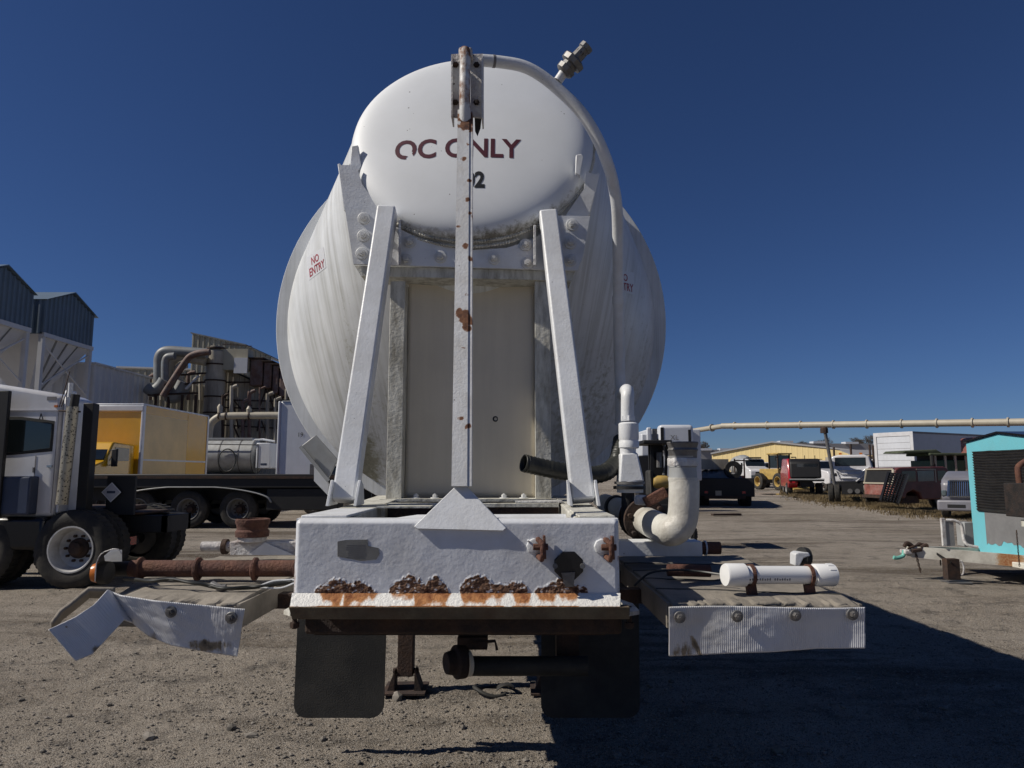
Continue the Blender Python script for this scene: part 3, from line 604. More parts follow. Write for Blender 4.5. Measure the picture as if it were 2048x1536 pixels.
stack(1366, 2.86, [(28,960),(27,935)]+[(27+(k % 2)*1.0, 935-k*1.6) for k in range(14)]+[(28,912)], 'alu', 'threaded_nipple', 32)
stack(1366, 2.86, [(30,932),(31,930),(31,918),(30,916),(25,916)], 'rustywhite', 'hex_collar', 8)
stack(1366, 2.86, [(27,918),(28,903),(30,900),(28,896),(29,892),(31,886),(30,884),(26,884),(24,895)], 'steel', 'coupler_fitting', 32)
stack(1260, 3.25, [(26,985),(26,962)], 'white', 'reducer_base')
TM().bar(P(1282,990,3.0), P(1282,1010,3.0), .06, .05).build('valve_actuator', 'rustywhite', bevel=.01)
q = TM(); q.bar(P(1306,985,2.95), P(1316,1004,2.95), .03, .10); q.build('valve_lever', 'rust', bevel=.005)
# placard holder on the left
q = TM(); q.prism([P(601,893,4.1), P(628,872,4.1), P(672,925,4.1), P(655,962,4.1)], (0,.02,0)); q.build('placard_holder', 'alu', bevel=.004)
q = TM(); q.bar(P(601,893,4.08), P(657,962,4.08), .02, .012, up=(0,1,0)); q.bar(P(630,873,4.08), P(676,925,4.08), .02, .012, up=(0,1,0)); q.build('holder_rail', 'alu')
TM().prism([P(628,925,4.2), P(640,940,4.2), P(657,968,4.2), P(655,990,4.2), P(628,962,4.2)], (0,.02,0)).build('bracket_board', 'white')
# NO ENTRY stickers wrapped on the cone
def conepoint(px, py, off):
    o_ = Vector((0,0,CH)); d = ray(px, py).normalized(); best = None
    lo = 2.5
    for k in range(900):
        t = lo+k*.004; p = o_+d*t
        s_ = (p.y-3.5)/(YR-3.5)
        # blended circle at this depth
        c_ = C1*(1-s_)+C2*s_; rad = R1*(1-s_)+R2*s_
        if s_ > -.2 and math.hypot(p.x-c_.x, (p.z-c_.z)) < rad: 
            return p-d*off
    return o_+d*4
from mathutils.bvhtree import BVHTree
_bv = BVHTree.FromPolygons([Vector(v) for v in sh.v], sh.f)
def onshell(px, py, off):
    d = ray(px, py).normalized(); h = _bv.ray_cast(Vector((0,0,CH)), d); return (h[0]-d*off if h[0] else Vector((0,0,CH))+d*4)
def sticker(quad, off=.004):
    def fn(u, v):
        x = (quad[0][0]*(1-u)+quad[1][0]*u)*(1-v)+(quad[3][0]*(1-u)+quad[2][0]*u)*v
        y = (quad[0][1]*(1-u)+quad[1][1]*u)*(1-v)+(quad[3][1]*(1-u)+quad[2][1]*u)*v
        return (x, y)
    q = TM(); q.grid(8, 8, lambda u, v: onshell(*fn(u, v), off)); q.build('warning_sticker', 'sticker', fixn=False)
    for txt, v0, v1, u0, u1 in (('NO', .12, .46, .22, .66), ('ENTRY', .54, .90, .06, .94)):
        bm = text_mesh(txt, 1.0, bold=.02); xs = [w_.co.x for w_ in bm.verts]; ys = [w_.co.y for w_ in bm.verts]; ax, bx, ay, by = min(xs), max(xs), min(ys), max(ys)
        lettering('sticker_lettering', bm, lambda x, y: onshell(*fn(u0+(u1-u0)*(x-ax)/(bx-ax), v0+(v1-v0)*(by-y)/(by-ay)), off+.004)+Vector((.19,-2.25,0)), 'redsign', T)
sticker([(614,514),(647,494),(652,535),(618,561)]); sticker([(1229,540),(1268,545),(1270,590),(1231,580)])
# ---- side platforms
ZP = 1.150
def platform(x0, x1, y0, y1, name, crumple=0):
    def top(u, v):
        x = x0+(x1-x0)*u; y = y0+(y1-y0)*v
        z = ZP+0.006*fb(x*5, y*5, 3)-0.012*math.exp(-((v-.0)/.06)**2)*(1 if fb(x*12, 1) > 0 else .2)
        if crumple: z -= 0.09*max(0, (.22-u)/.22)*max(0, 1-v*2.4)
        y -= 0.012*max(0, 1-v*12)*fb(x*14, 3)
        return Vector((x, y, z))
    q = TM(); q.grid(80, 60, top); q.build(name, 'mat_', solid=.012)
    for i in range(1, 5):      # ribs across the sheet
        v = .02+i*.19; 
        q = TM(); q.tube([top(u/20, min(1, v+.10*(u/20)*(1 if crumple else -1)))+Vector((0,0,.002)) for u in range(21)], .008, 6); q.build('seam', 'rubber')
pL0, pL1 = -1.385, -.845; pR0, pR1 = P(1345,1200,2.24).x, P(1722,1200,2.24).x
platform(pL0, pL1, 2.245, 3.45, 'platform_sheet', 1); platform(pR0, pR1, 2.24, 3.45, 'platform_sheet')
TM().box(pL1+.002, pL1+.012, 2.24, 3.45, ZP-.075, ZP+.0).build('platform_skirt', 'mat_'); TM().box(pR0-.014, pR0-.002, 2.26, 3.45, ZP-.075, ZP).build('platform_skirt', 'mat_')
TM().box(pR1+.003, pR1+.012, 2.26, 3.40, ZP-.06, ZP-.004).build('platform_skirt', 'mat_')
for xa1, xb1, ya1 in ((pL1-.02, XL+.02, 2.6), (pL1-.3, XL+.02, 3.2), (XR-.02, pR0+.3, 2.7), (XR-.02, pR0+.3, 3.2)): TM().box(xa1, xb1, ya1, ya1+.06, ZP-.08, ZP-.03).build('platform_arm', 'rustdk')
# torn rubber edge under the sheet
def edge(xa, xb, y, name, dzf):
    q = TM(); q.grid(90, 6, lambda u, v: Vector((xa+(xb-xa)*u, y+.008*fb((xa+(xb-xa)*u)*9, v)+.03*v*(1-v), ZP+dzf(u)-.006-.062*v+.006*fb((xa+(xb-xa)*u)*22, 2)*(1-v)))); q.build(name, 'mat_', solid=.01)
edge(pL0+.14, pL1, 2.25, 'torn_edge', lambda u: 0); edge(pR0, pR1, 2.242, 'torn_edge', lambda u: 0)
# right flap: corrugated plastic, nearly straight
def rflap(u, v):
    px = 1338+(1730-1338)*u; top_ = 1214-2*math.sin(u*6); bot = interp([(0,1312),(.17,1309),(.55,1303),(.75,1297),(1,1296)], u); py = top_+(bot-top_)*v
    p = P(px, py, 2.20+0.012*math.sin(u*9+1)*v+.02*v); p.y += .0007*math.sin(px*1.6)*(.7+.6*fb(px*.05, py*.02)) + .003*fb(px*.012, py*.02, 4)
    d0 = math.hypot((px-1365)/30, (py-1300)/26); k = max(0, 1.3-d0)*(.75+.5*fb(px*.09, py*.02)) + .7*math.exp(-(((px-1392)-(py-1290)*.5)/7)**2)*(1 if py > 1268 else 0)
    return (p, k*.8)
q = TM(); q.grid(784, 30, rflap, attr='rust'); q.build('splash_flap', 'flap', smooth=60, solid=.004)
# left flap: crumpled
Lt = [(0,(97,1259)),(.16,(150,1234)),(.24,(186,1210)),(.30,(214,1180)),(.38,(240,1190)),(.5,(300,1200)),(.75,(400,1210)),(1,(490,1218))]
Lb = [(0,(152,1322)),(.10,(186,1308)),(.2,(216,1275)),(.28,(248,1240)),(.33,(266,1246)),(.40,(298,1272)),(.5,(345,1291)),(.75,(420,1305)),(1,(474,1313))]
def lflap(u, v):
    def f2(K): return (interp([(a_, b_[0]) for a_, b_ in K], u), interp([(a_, b_[1]) for a_, b_ in K], u))
    (x0_, y0_), (x1_, y1_) = f2(Lt), f2(Lb); px = x0_+(x1_-x0_)*v; py = y0_+(y1_-y0_)*v
    fold = interp([(0,2.00),(.15,2.06),(.28,2.16),(.33,2.205),(.40,2.19),(.55,2.18),(.8,2.19),(1,2.19)], u)
    p = P(px, py, fold+.02*v); p.y += .0007*math.sin(u*640)*(.7+.6*fb(u*20, v)) + .004*fb(u*6, v*2, 4)
    k = .9*max(0, 1-math.hypot((px-425)/55, (py-1290)/16))*(.6+.9*max(0, fb(px*.25, py*.03)))+.9*max(0, 1-math.hypot((px-205)/30, (py-1300)/14)) + (.62 if px > 290 else .3)*max(0,v-.35)*(.9+.8*fb(px*.05, py*.01)) + .8*max(0, 1-math.hypot((px-133)/8, (py-1254)/7)*1.0)
    return (p, k)
q = TM(); q.grid(784, 30, lflap, attr='rust'); q.build('splash_flap', 'flap', smooth=60, solid=.004)
q = TM(); q.grid(40, 5, lambda u, v: P(interp([(0,104),(.4,150),(.7,178),(1,230)], u), interp([(0,1246),(.15,1222),(.4,1200),(.7,1177),(1,1178)], u)+v*16, 2.13+.09*u+.04*v)); q.build('torn_edge', 'mat_', solid=.012)
b1 = bolt_mesh('flap_bolt', .010, .020, 'steel'); first1 = [True]
for x, y in ((343,1223),(463,1235)): place(b1, P(x, y, 2.186), first1)
for x, y in ((1359,1234),(1474,1232),(1590,1230),(1704,1228)): place(b1, P(x, y, 2.192), first1)
# rusty tube, light and cable on the left platform
q = TM(); q.tube([P(262,1137,2.66), P(590,1137,2.66)], .030, 20); q.build('rusty_tube', 'rust')
for x in (276,392,506): q = TM(); q.lathe(P(x,1138,2.66), (1,0,0), [(.036,0),(.042,.004),(.042,.012),(.036,.016)], 20); q.build('tube_clamp', 'rust')
TM().tube([P(218,1138,2.66), P(268,1137,2.66)], .026, 16).build('tube_sleeve', 'black')
q = TM(); q.grid(14, 8, lambda u, v: P(interp([(0,243),(.45,236),(.6,205),(.8,192),(1,190)], u)-v*0, interp([(0,1108),(.3,1100),(.5,1098),(.7,1112),(1,1163)], u)+0, 2.52+.16*v) ); q.build('light_bracket', 'rustywhite', solid=.004)
TM().prism(onP([(243,1100),(243,1132),(213,1138),(208,1112),(222,1100)], 2.70), (0,.004,0)).build('light_bracket_plate', 'white')
q = TM(); q.lathe(P(196,1145,2.58), (-1,-.15,0), [(.034,-.02),(.036,0),(.030,.016),(.012,.022),(0,.023)], 20); q.build('marker_light', 'amber')
TM().lathe(P(202,1145,2.58), (1,0,0), [(.040,0),(.038,.03),(.02,.04)], 18).build('marker_light_housing', 'rubber')
cb = smoothpath([P(250,1158,2.58), P(300,1162,2.5), P(345,1160,2.46), P(400,1168,2.44), P(440,1176,2.42), P(490,1176,2.42), P(530,1172,2.44), P(585,1164,2.45)], 10)
TM().tube(cb, .006, 8).build('cable', 'hose'); TM().tube([p+Vector((.0,-.012+.01*math.sin(i*.4),.004)) for i, p in enumerate(cb)], .0045, 8).build('cable', 'hose')
TM().tube([P(425,1168,2.44), P(440,1176,2.42), P(452,1175,2.42)], .011, 8).build('cable_joint', 'steel')
TM().tube(smoothpath([P(520,1172,2.44), P(548,1162,2.45), P(588,1160,2.46)], 5), .004, 6).build('wire_end', 'white'); TM().tube(smoothpath([P(520,1175,2.43), P(560,1176,2.43), P(588,1166,2.44)], 5), .003, 6).build('wire_end', 'white')
# side beams
q = TM(); zc1 = P(500,1097,3.2).z; q.box(P(460,1097,3.2).x, XL+.03, 3.2, 3.3, zc1-.030, zc1+.030); q.build('side_beam', 'rustywhite', bevel=.004)
q = TM(); q.box(XR-.03, P(1405,1097,3.0).x, 3.0, 3.12, P(1300,1113,3.0).z, P(1300,1083,3.0).z); q.build('side_beam', 'white', bevel=.004)
TM().tube([P(1400,1096,3.05), P(1440,1096,3.05)], .026, 18).build('beam_stub', 'rust'); TM().tube([P(1409,1096,3.05), P(1412,1096,3.05)], .031, 18).build('beam_stub_ring', 'white')
TM().tube([P(404,1093,3.25), P(462,1093,3.25)], .022, 16).build('beam_stub', 'rustywhite'); TM().lathe(P(446,1093,3.25), (1,0,0), [(.034,0),(.034,.02)], 16).build('stub_flange', 'rustdk')
q = TM(); cx = P(505,1060,3.22); q.lathe((cx.x,3.22,0), (0,0,1), [(.062, P(505,1083,3.22).z),(.062,P(505,1073,3.22).z)], 24); q.build('hub_base', 'rustywhite', bevel=.003)
q = TM(); q.lathe((cx.x,3.22,0), (0,0,1), [(.071*1.0, P(505,1073,3.22).z),(.073,P(505,1062,3.22).z),(.066,P(505,1058,3.22).z),(.068,P(505,1050,3.22).z),(.074,P(505,1046,3.22).z),(.074,P(505,1038,3.22).z),(.066,P(505,1037,3.22).z),(.060,P(505,1044,3.22).z)], 32); q.build('rusty_hub', 'rust')
q = TM(); q.prism([P(495,1110,3.19), P(530,1085,3.19), P(588,1110,3.19)], (0,.006,0)); q.build('beam_gusset', 'white')
# PVC document tube
ca, cb2 = P(1463,1150,2.36), P(1650,1150,2.42)
TM().tube([ca, cb2], .029, 28).build('storage_tube', 'pvc')
dv = (cb2-ca).normalized(); q = TM(); q.lathe(ca, -dv, [(.033,-.045),(.037,-.043),(.037,.018),(.034,.024),(.0,.026)], 32); q.build('storage_tube_cap', 'pvc')
q = TM(); q.lathe(cb2, dv, [(.033,-.045),(.0365,-.04),(.0365,.028),(.033,.03)], 32); q.build('storage_tube_cap', 'pvc')
for k in range(17):
    if k in (2, 9): continue
    tq = ca.lerp(cb2, .16+k*.026); TM().box(tq.x, tq.x+.0035, tq.y-.0285, tq.y-.026, tq.z-.0135, tq.z-.0085+.002*(k % 3)).build('printed_mark', 'greyink')
for k in range(4): a_ = .6+k*.5; TM().tube([cb2+Vector((0,-.0365*math.cos(a_),.0365*math.sin(a_)))-dv*-.005, cb2+Vector((0,-.0365*math.cos(a_),.0365*math.sin(a_)))+dv*.026], .0022, 5).build('cap_rib', 'pvc')
for px in (1498, 1614):
    c = P(px,1150,2.375 if px < 1550 else 2.405); q = TM(); q.lathe(c, (1,.12,0), [(.031,0),(.035,0),(.035,.012),(.031,.012)], 24, closed=True); q.bar(c+Vector((.004,0,-.03)), (c.x+.008, c.y, ZP), .022, .03, up=(1,0,0)); q.build('tube_clamp', 'rust')
q = TM(); q.lathe(P(1612,1115,2.62), (-1,-.3,.1), [(.036,0),(.036,.02),(.028,.03),(.012,.033)], 20); q.build('marker_light_housing', 'rubber'); 
q = TM(); q.prism(onP([(1590,1132),(1590,1108),(1597,1104),(1618,1105),(1622,1112),(1608,1116),(1600,1132)], 2.58), (0,.05,0)); q.build('light_bracket', 'white', bevel=.004)
q = TM(); q.tube([P(1335,1140,2.66), P(1420,1142,2.66)], .022, 16); q.build('rusty_tube', 'rust')
TM().tube(smoothpath([P(1268,1172,2.6), P(1300,1146,2.6), P(1350,1140,2.58), P(1400,1143,2.56), P(1450,1150,2.5)], 8), .004, 6).build('cable', 'hose')
# mud flaps
for x0, x1, nm in ((P(588,1400,4.1).x, P(768,1400,4.1).x, 0), (P(1082,1400,4.1).x, P(1280,1400,4.1).x, 1)):
    z0 = P(700,1436,4.1).z; r_ = .07; poly = []
    for k in range(7): a_ = -math.pi/2+k/6*math.pi/2; poly.append((x1-r_+r_*math.cos(a_), z0+r_+r_*math.sin(a_)))
    poly += [(x1+.006, .98), (x0+.006, .98)]
    for k in range(7): a_ = math.pi+k/6*math.pi/2; poly.append((x0+r_+r_*math.cos(a_), z0+r_+r_*math.sin(a_)))
    q = TM(); q.xz(poly, 4.10, 4.112); q.build('mud_flap', 'rubber')
TM().box(-1.25, .80, 4.12, 4.18, .94, 1.0).build('flap_hanger', 'black')
# landing gear
for x in (P(812,1360,5.28).x, P(1103,1360,5.28).x):
    q = TM(); q.box(x-.055, x+.055, 5.22, 5.33, .12, 1.25); q.build('landing_leg', 'rustdk', bevel=.006)
    q = TM(); q.box(x-.15, x+.15, 5.13, 5.43, .02, .032); 
    for s_ in (-1, 1): q.prism([(x+s_*.07,5.2,.033),(x+s_*.12,5.2,.033),(x+s_*.07,5.2,.17)], (0,.14,0))
    q.tube([(x-.09,5.27,.15),(x+.09,5.27,.15)], .02, 8); q.build('foot_pad', 'rustdk')
# chassis beams, axles and wheels under the tank
TM().box(-.72,-.62,3.6,12.6,1.12,1.32).build('chassis_beam', 'white'); TM().box(.18,.28,3.6,12.6,1.12,1.32).build('chassis_beam', 'white')
TM().box(-.72,.28,3.62,3.74,1.0,1.12).build('chassis_cross_beam', 'rustdk'); TM().box(-.9,.45,5.2,5.35,1.05,1.15).build('chassis_cross_beam', 'rustdk')
q = TM(); q.box(-.70,.40,3.32,9.0,.84,1.10); q.box(-.74,.44,5.0,5.1,.82,1.12); q.build('underframe_shadow_box', 'black')  # hidden box, added so the trailer's shadow covers the gravel
rn_ = random.Random(4)
for k in range(9): y_ = 3.5+k*.42+rn_.uniform(0,.2); TM().box(-.70-rn_.uniform(.02,.16), -.701, y_, y_+rn_.uniform(.06,.26), .86, .95+rn_.uniform(0,.1)).build('shadow_edge_block', 'rustdk')  # blocks added out of sight to make the ground shadow's edge ragged
TM().box(-.80,.45,9.2,12.0,.55,1.1).build('axle_box', 'black')
# underslung valve line
q = TM(); q.tube([P(935,1332,3.6), P(1175,1332,3.6)], .046, 22); q.build('drain_pipe', 'rubber')
q = TM(); q.lathe(P(940,1326,3.6), (-1,-.5,0), [(.05,0),(.062,.004),(.062,.02),(.05,.024)], 22); q.build('drain_coupling', 'beige')
q = TM(); q.lathe(P(930,1322,3.62), (-1,-.5,0), [(.075,0),(.08,.01),(.08,.05),(.06,.06),(.05,.1),(.0,.1)], 22); q.box(P(915,1300,3.62).x, P(975,1300,3.62).x, 3.6, 3.68, P(900,1300,3.6).z, P(900,1275,3.6).z); q.build('drain_valve', 'rustdk', bevel=.004)
q = TM(); q.tube([P(908,1300,3.6), P(906,1310,3.6), P(918,1322,3.58)], .012, 8); q.tube([P(940,1285,3.6), P(990,1282,3.6), P(994,1300,3.6)], .008, 6); q.build('valve_handle', 'rustdk')
q = TM(); q.box(P(1088,1400,5.2).x, P(1120,1400,5.2).x, 3.7, 3.8, .55, 1.0); q.build('pipe_hanger', 'rustdk')
# ================================================================ wheels & vehicle kit (vehicles: +x = forward, z up, origin on the ground)
_wc = {}
def wheel(par, x, y, Rr=.52, w_=.28, side=1, rim='rimdk', lod=1):
    key = (Rr, w_, rim, side)
    if key not in _wc:
        q = MB(); r = Rr
        q.lathe((0,0,0), (0,side,0), [(r*.58,-w_/2),(r*.62,-w_/2),(r*.80,-w_/2-.01),(r*.95,-w_/2+.01),(r,-w_/2+.04),(r,w_/2-.04),(r*.95,w_/2-.01),(r*.80,w_/2+.01),(r*.62,w_/2),(r*.58,w_/2-.01)], 40, closed=True)
        for k in range(0, 40): # tread blocks
            a = 2*math.pi*k/40; q.bar((math.cos(a)*(r+.002), -w_*.36, math.sin(a)*(r+.002)), (math.cos(a)*(r+.002), w_*.36, math.sin(a)*(r+.002)), .035, .012, up=(math.cos(a),0,math.sin(a)))
        ty = q.build('wheel', 'tread', smooth=40)
        q = MB(); q.lathe((0,0,0), (0,side,0), [(r*.60,w_/2-.005),(r*.60,w_/2+.008),(r*.565,w_/2+.008),(r*.53,w_/2-.03),(r*.50,-w_*.18),(r*.42,-w_*.28),(r*.0,-w_*.28)], 36, cap0=False)
        hq = MB(); hq.lathe((0,-w_*.27*side,0),(0,side,0),[(r*.27,0),(r*.26,.03),(r*.18,.05),(r*.16,.12),(r*.08,.14),(0,.14)],20)
        for k in range(10):
            a = 2*math.pi*k/10; hq.lathe((math.cos(a)*r*.33, -w_*.27*side, math.sin(a)*r*.33), (0,side,0), [(.020,0),(.020,.045),(.01,.05)], 6)
        hu = hq.build('hub', 'rustdk', smooth=40)
        ri = q.build('rim', rim, smooth=40); ri.parent = ty; hu.parent = ty; _wc[key] = (ty, ri, hu); ty.parent = par; ty.location = (x, y, Rr); return ty
    c = _wc[key][0].copy(); COL.objects.link(c); c.parent = par; c.location = (x, y, Rr)
    for b_ in _wc[key][1:]: d = b_.copy(); COL.objects.link(d); d.parent = c
    return c
def side_panel(par, name, pts, y, t, m_, **k):   # polygon in (x,z), on a plane y
    q = MB(); q.prism([(x, y, z) for x, z in pts], (0, t, 0)); return q.build(name, m_, par, **k)
def end_panel(par, name, pts, x, t, m_, **k):    # polygon in (y,z), on a plane x
    q = MB(); q.prism([(x, y, z) for y, z in pts], (t, 0, 0)); return q.build(name, m_, par, **k)
def part(par, name, m_, *boxes, bevel=.0, **k):
    q = MB()
    for b_ in boxes: q.box(*b_)
    return q.build(name, m_, par, bevel=bevel, **k)
def rod(par, name, m_, pts, r, n=8): return MB().tube(pts, r, n).build(name, m_, par)
def rect(y0, y1, z0, z1): return [(y0,z0),(y1,z0),(y1,z1),(y0,z1)]
# ---------------- white day-cab tractor on the left (heading -x, seen from its side and rear)
t = thing('semi_tractor', 'white day cab truck tractor with perforated exhaust stack and tandem dual wheels, parked far left', 'truck', (-5.97, 10.9, 0), math.pi)
# local: forward +x -> world -x ; local +y -> world -y (near side)
def LX(px, Y=9.85): return -( (px-1024)/F*Y + 6.05 )
part(t, 'frame', 'black', (-.95, 5.2, .28, .38, .68, .93), (-.95, 5.2, -.38, -.28, .68, .93), (-.95,-.85,-.38,.38,.68,.93), bevel=.01)
q = MB(); q.prism([(x, .25, z) for x, z in ((LX(108),.95),(LX(108),2.60),(LX(108)+.15,2.66),(LX(-60),2.82),(LX(-260),2.7),(LX(-320),2.3),(LX(-520),2.0),(LX(-520),.9))], (0, .80, 0)); q.build('cab', 'cab', t, bevel=.06, seg=3)
side_panel(t, 'side_window', [(LX(93),1.88),(LX(93),2.22),(LX(30),2.28),(LX(-70),2.28),(LX(-70),1.80),(LX(20),1.82)], 1.052, .012, 'glass', bevel=.03)
side_panel(t, 'window_seal', [(LX(97),1.84),(LX(97),2.26),(LX(30),2.32),(LX(-74),2.32),(LX(-74),1.77),(LX(20),1.79)], 1.050, .006, 'rubber', bevel=.03)
rod(t, 'grab_loop', 'black', [(LX(75),1.07,2.28),(LX(72),1.09,2.36),(LX(68),1.07,2.28)], .008)
part(t, 'drip_rail', 'cabg', (LX(104), LX(-60), 1.05, 1.065, 2.40, 2.415)); part(t, 'roof_mark', 'greyink', (LX(97), LX(78), 1.05, 1.056, 2.55, 2.60))
side_panel(t, 'door_seam', [(LX(66)-.0,1.2),(LX(66)+.012,1.2),(LX(66)+.012,1.78),(LX(66),1.78)], 1.052, .003, 'greyink')
part(t, 'rear_fairing', 'cab', (LX(130,10.0), LX(108)-.01, .80, 1.03, 1.0, 2.70), bevel=.05, seg=3)
part(t, 'door_handle', 'chrome', (LX(100), LX(90), 1.05, 1.075, 1.62, 1.65)); part(t, 'side_marker', 'amber', (LX(101), LX(95), 1.05, 1.07, 2.45, 2.48)); part(t, 'cab_seam', 'greyink', (LX(104), LX(103), 1.05, 1.053, 1.0, 2.38)); part(t, 'door_hinge', 'steel', (LX(66)+.01, LX(62), 1.05, 1.07, 1.55, 1.62))
xs_ = LX(132, 9.75)
MB().tube([(xs_+.05,1.16,1.12),(xs_,1.16,2.45)], .075, 20).build('heat_shield', mat('perforated_shield', (0.42,0.38,0.30), .4, metal=.6, specks=2.2, ss=28, scol=(.01,.01,.01)), t)
MB().tube([(xs_,1.15,2.40),(xs_-.02,1.15,2.62)], .055, 18, caps=True).build('exhaust_stack', 'black', t)
MB().tube([(xs_+.06,1.15,2.58),(xs_+.06,1.15,2.78)], .03, 12).build('intake_pipe', 'white', t)
q = MB(); q.tube([(LX(106),1.08,2.40),(xs_-.1,1.15,2.38)], .012, 8); q.tube([(LX(108),1.1,2.45),(LX(118),1.1,2.75),(LX(124),1.1,2.95)], .006, 6); q.tube([(LX(112),1.1,2.45),(LX(126),1.1,2.78)], .006, 6); q.build('stack_bracket', 'rustdk', t)
part(t, 'bulkhead', 'black', (LX(174,10.0)-.02, LX(156,10.0), .80, .95, 1.0, 2.52), bevel=.01)
part(t, 'mirror_bar', 'black', (LX(22), LX(-30), 1.20, 1.26, .95, 2.66), bevel=.01)
part(t, 'battery_box', 'bluebox', (LX(75), LX(15), 1.0, 1.22, .98, 1.50), bevel=.03)
part(t, 'fuel_tank', 'blackshiny', (LX(100), LX(-40), .62, 1.14, .5, .95), bevel=.06)
q = MB(); q.box(-.6, 1.0, -.42, .42, .94, .98); q.box(-.2, .7, -.5, .5, .98, 1.05); q.build('fifth_wheel', 'rustdk', t, bevel=.02)
q = MB(); q.box(LX(236,9.9), LX(178,9.9), .55, .60, .95, 1.50); q.build('rear_panel', 'black', t)
c = Vector((LX(212, 10.15), .64, 1.27)); q = MB(); q.prism([c+Vector((.14,0,0)), c+Vector((0,0,.14)), c+Vector((-.14,0,0)), c+Vector((0,0,-.14))], (0,.006,0)); q.build('placard', 'sticker', t)
q = MB(); q.prism([c+Vector((.125,.008,0)), c+Vector((0,.008,.125)), c+Vector((-.125,.008,0)), c+Vector((0,.008,-.125))], (0,.001,0)); q.prism([c+Vector((.118,.010,0)), c+Vector((0,.010,.118)), c+Vector((-.118,.010,0)), c+Vector((0,.010,-.118))], (0,.001,0)); q.build('placard_border', 'cabg', t)
part(t, 'placard_panel', 'bluebox', (c.x-.06, c.x+.06, c.y+.011, c.y+.0125, c.z-.015, c.z+.02))
for xx in (-.03, 1.28):
    wheel(t, xx, 1.02, .52, .26, 1, 'rim'); wheel(t, xx, .70, .52, .26, 1, 'rim'); wheel(t, xx, -1.02, .52, .26, -1, 'rimdk'); wheel(t, xx, -.70, .52, .26, -1, 'rimdk')
rod(t, 'axle', 'black', [(1.28,-.9,.52),(1.28,.9,.52)], .09, 12)
q = MB(); q.tube([(-.03,-.9,.52),(-.03,.9,.52)], .09, 12); q.lathe((-.03,0,.52),(1,0,0),[(.05,-.3),(.2,-.15),(.2,.15),(.05,.3)],14); q.build('axle', 'black', t)
part(t, 'brake_can', 'red', (-.42,-.26,.2,.42,.50,.62)); wheel(t, 4.6, 1.0, .52, .28, 1, 'rim'); wheel(t, 4.6, -1.0, .52, .28, -1, 'rim')
q = MB(); q.box(2.1,2.16,.5,1.12,.45,1.0); q.build('mud_flap', 'rubber', t)
# ---------------- black tri-axle trailer behind it
t = thing('flatbed_trailer', 'low black flatbed trailer with three wheels under one long fender, in front of yellow truck', 'trailer', (-8.5, 21.4, 0), 0)
part(t, 'deck', 'black', (-4.4, 4.6, -1.25, 1.25, 1.12, 1.50), bevel=.02); part(t, 'frame', 'black', (-4.0,4.4,-.5,-.35,.75,1.11),(-4.0,4.4,.35,.5,.75,1.11))
q = MB(); q.grid(60, 4, lambda u, v: Vector(( -2.75+4.5*u, -1.28+.45*v, .72+.42*min(1, math.sin(math.pi*u)**.45*1.05 if 0<u<1 else 0)))); q.build('fender', 'alu', t, solid=.03)
for xx in (-2.05, -.62, .78): wheel(t, xx, -1.0, .52, .3, -1, 'rimdk'); wheel(t, xx, 1.0, .52, .3, 1, 'rimdk'); rod(t, 'axle', 'black', [(xx,-.9,.52),(xx,.9,.52)], .07)
part(t, 'tool_box', 'black', (1.6, 3.6, -1.2, -.5, .5, 1.1), bevel=.02); part(t, 'side_rail', 'rustdk', (-4.4,4.6,-1.29,-1.252,1.38,1.46))
# ---------------- yellow box truck (heading -y)
def yawed(px0, Y, w_): return None
t = thing('box_truck', 'yellow box truck with white corner trim, cab facing the camera on the left', 'truck', (-14.75, 24.0, 0), -math.pi/2)
# local +x forward = world -y ; local y: world x = +y_local -> rotz(-90): (x,y)->(y,-x); so local y>0 = world +x
part(t, 'cargo_box', 'yellow', (-7.6, -2.0, -1.22, 1.22, 1.15, 4.05), bevel=.03)
part(t, 'front_panel', 'yellow', (-2.0, -1.985, -1.18, 1.18, 1.2, 3.80))
part(t, 'roof_cap', 'boxwh', (-7.62, -1.96, -1.25, 1.25, 4.0, 4.07), (-2.02,-1.93,-1.25,1.25,3.78,4.0), bevel=.05)
part(t, 'corner_post', 'boxwh', (-2.12, -1.94, 1.17, 1.26, 1.1, 4.0), bevel=.02); part(t, 'corner_post', 'boxwh', (-2.12, -1.94, -1.26, -1.17, 1.1, 4.0), bevel=.02); part(t, 'corner_post', 'boxwh', (-7.63, -7.5, 1.17, 1.25, 1.1, 4.0))
part(t, 'rub_rail', 'boxwh', (-7.6,-2.0,1.225,1.24,1.98,2.04), (-7.6,-2.0,1.225,1.25,1.1,1.18))
part(t, 'reflection_patch', mat('yellow_panel_reflection', (0.68,0.47,0.19), .35, var=.12, vs=.8, dirt=.25, ds=1), (-5.6,-2.15,1.222,1.226,1.25,3.7)); part(t, 'panel_seam', 'yellow', (-5.68,-5.60,1.222,1.23,1.2,3.95))  # paler patch: reflection on the yellow side painted as colour
q = MB(); q.prism([(x, -1.05, z) for x, z in ((-1.9,.8),(-1.9,2.55),(-.5,2.6),(-.05,1.95),(.9,1.7),(1.1,1.5),(1.1,.7))], (0, 2.1, 0)); q.build('cab', 'yellow', t, bevel=.06, seg=3)
q = MB(); q.prism([(-.47,-.95,2.46),(-.47,.95,2.46),(-.06,.98,1.98),(-.06,-.98,1.98)], (.03,0,.02)); q.build('windscreen', 'glass', t)
side_panel(t, 'side_window', [(-1.5,1.95),(-1.5,2.4),(-.62,2.42),(-.3,1.95)], 1.052, .01, 'glass', bevel=.02)
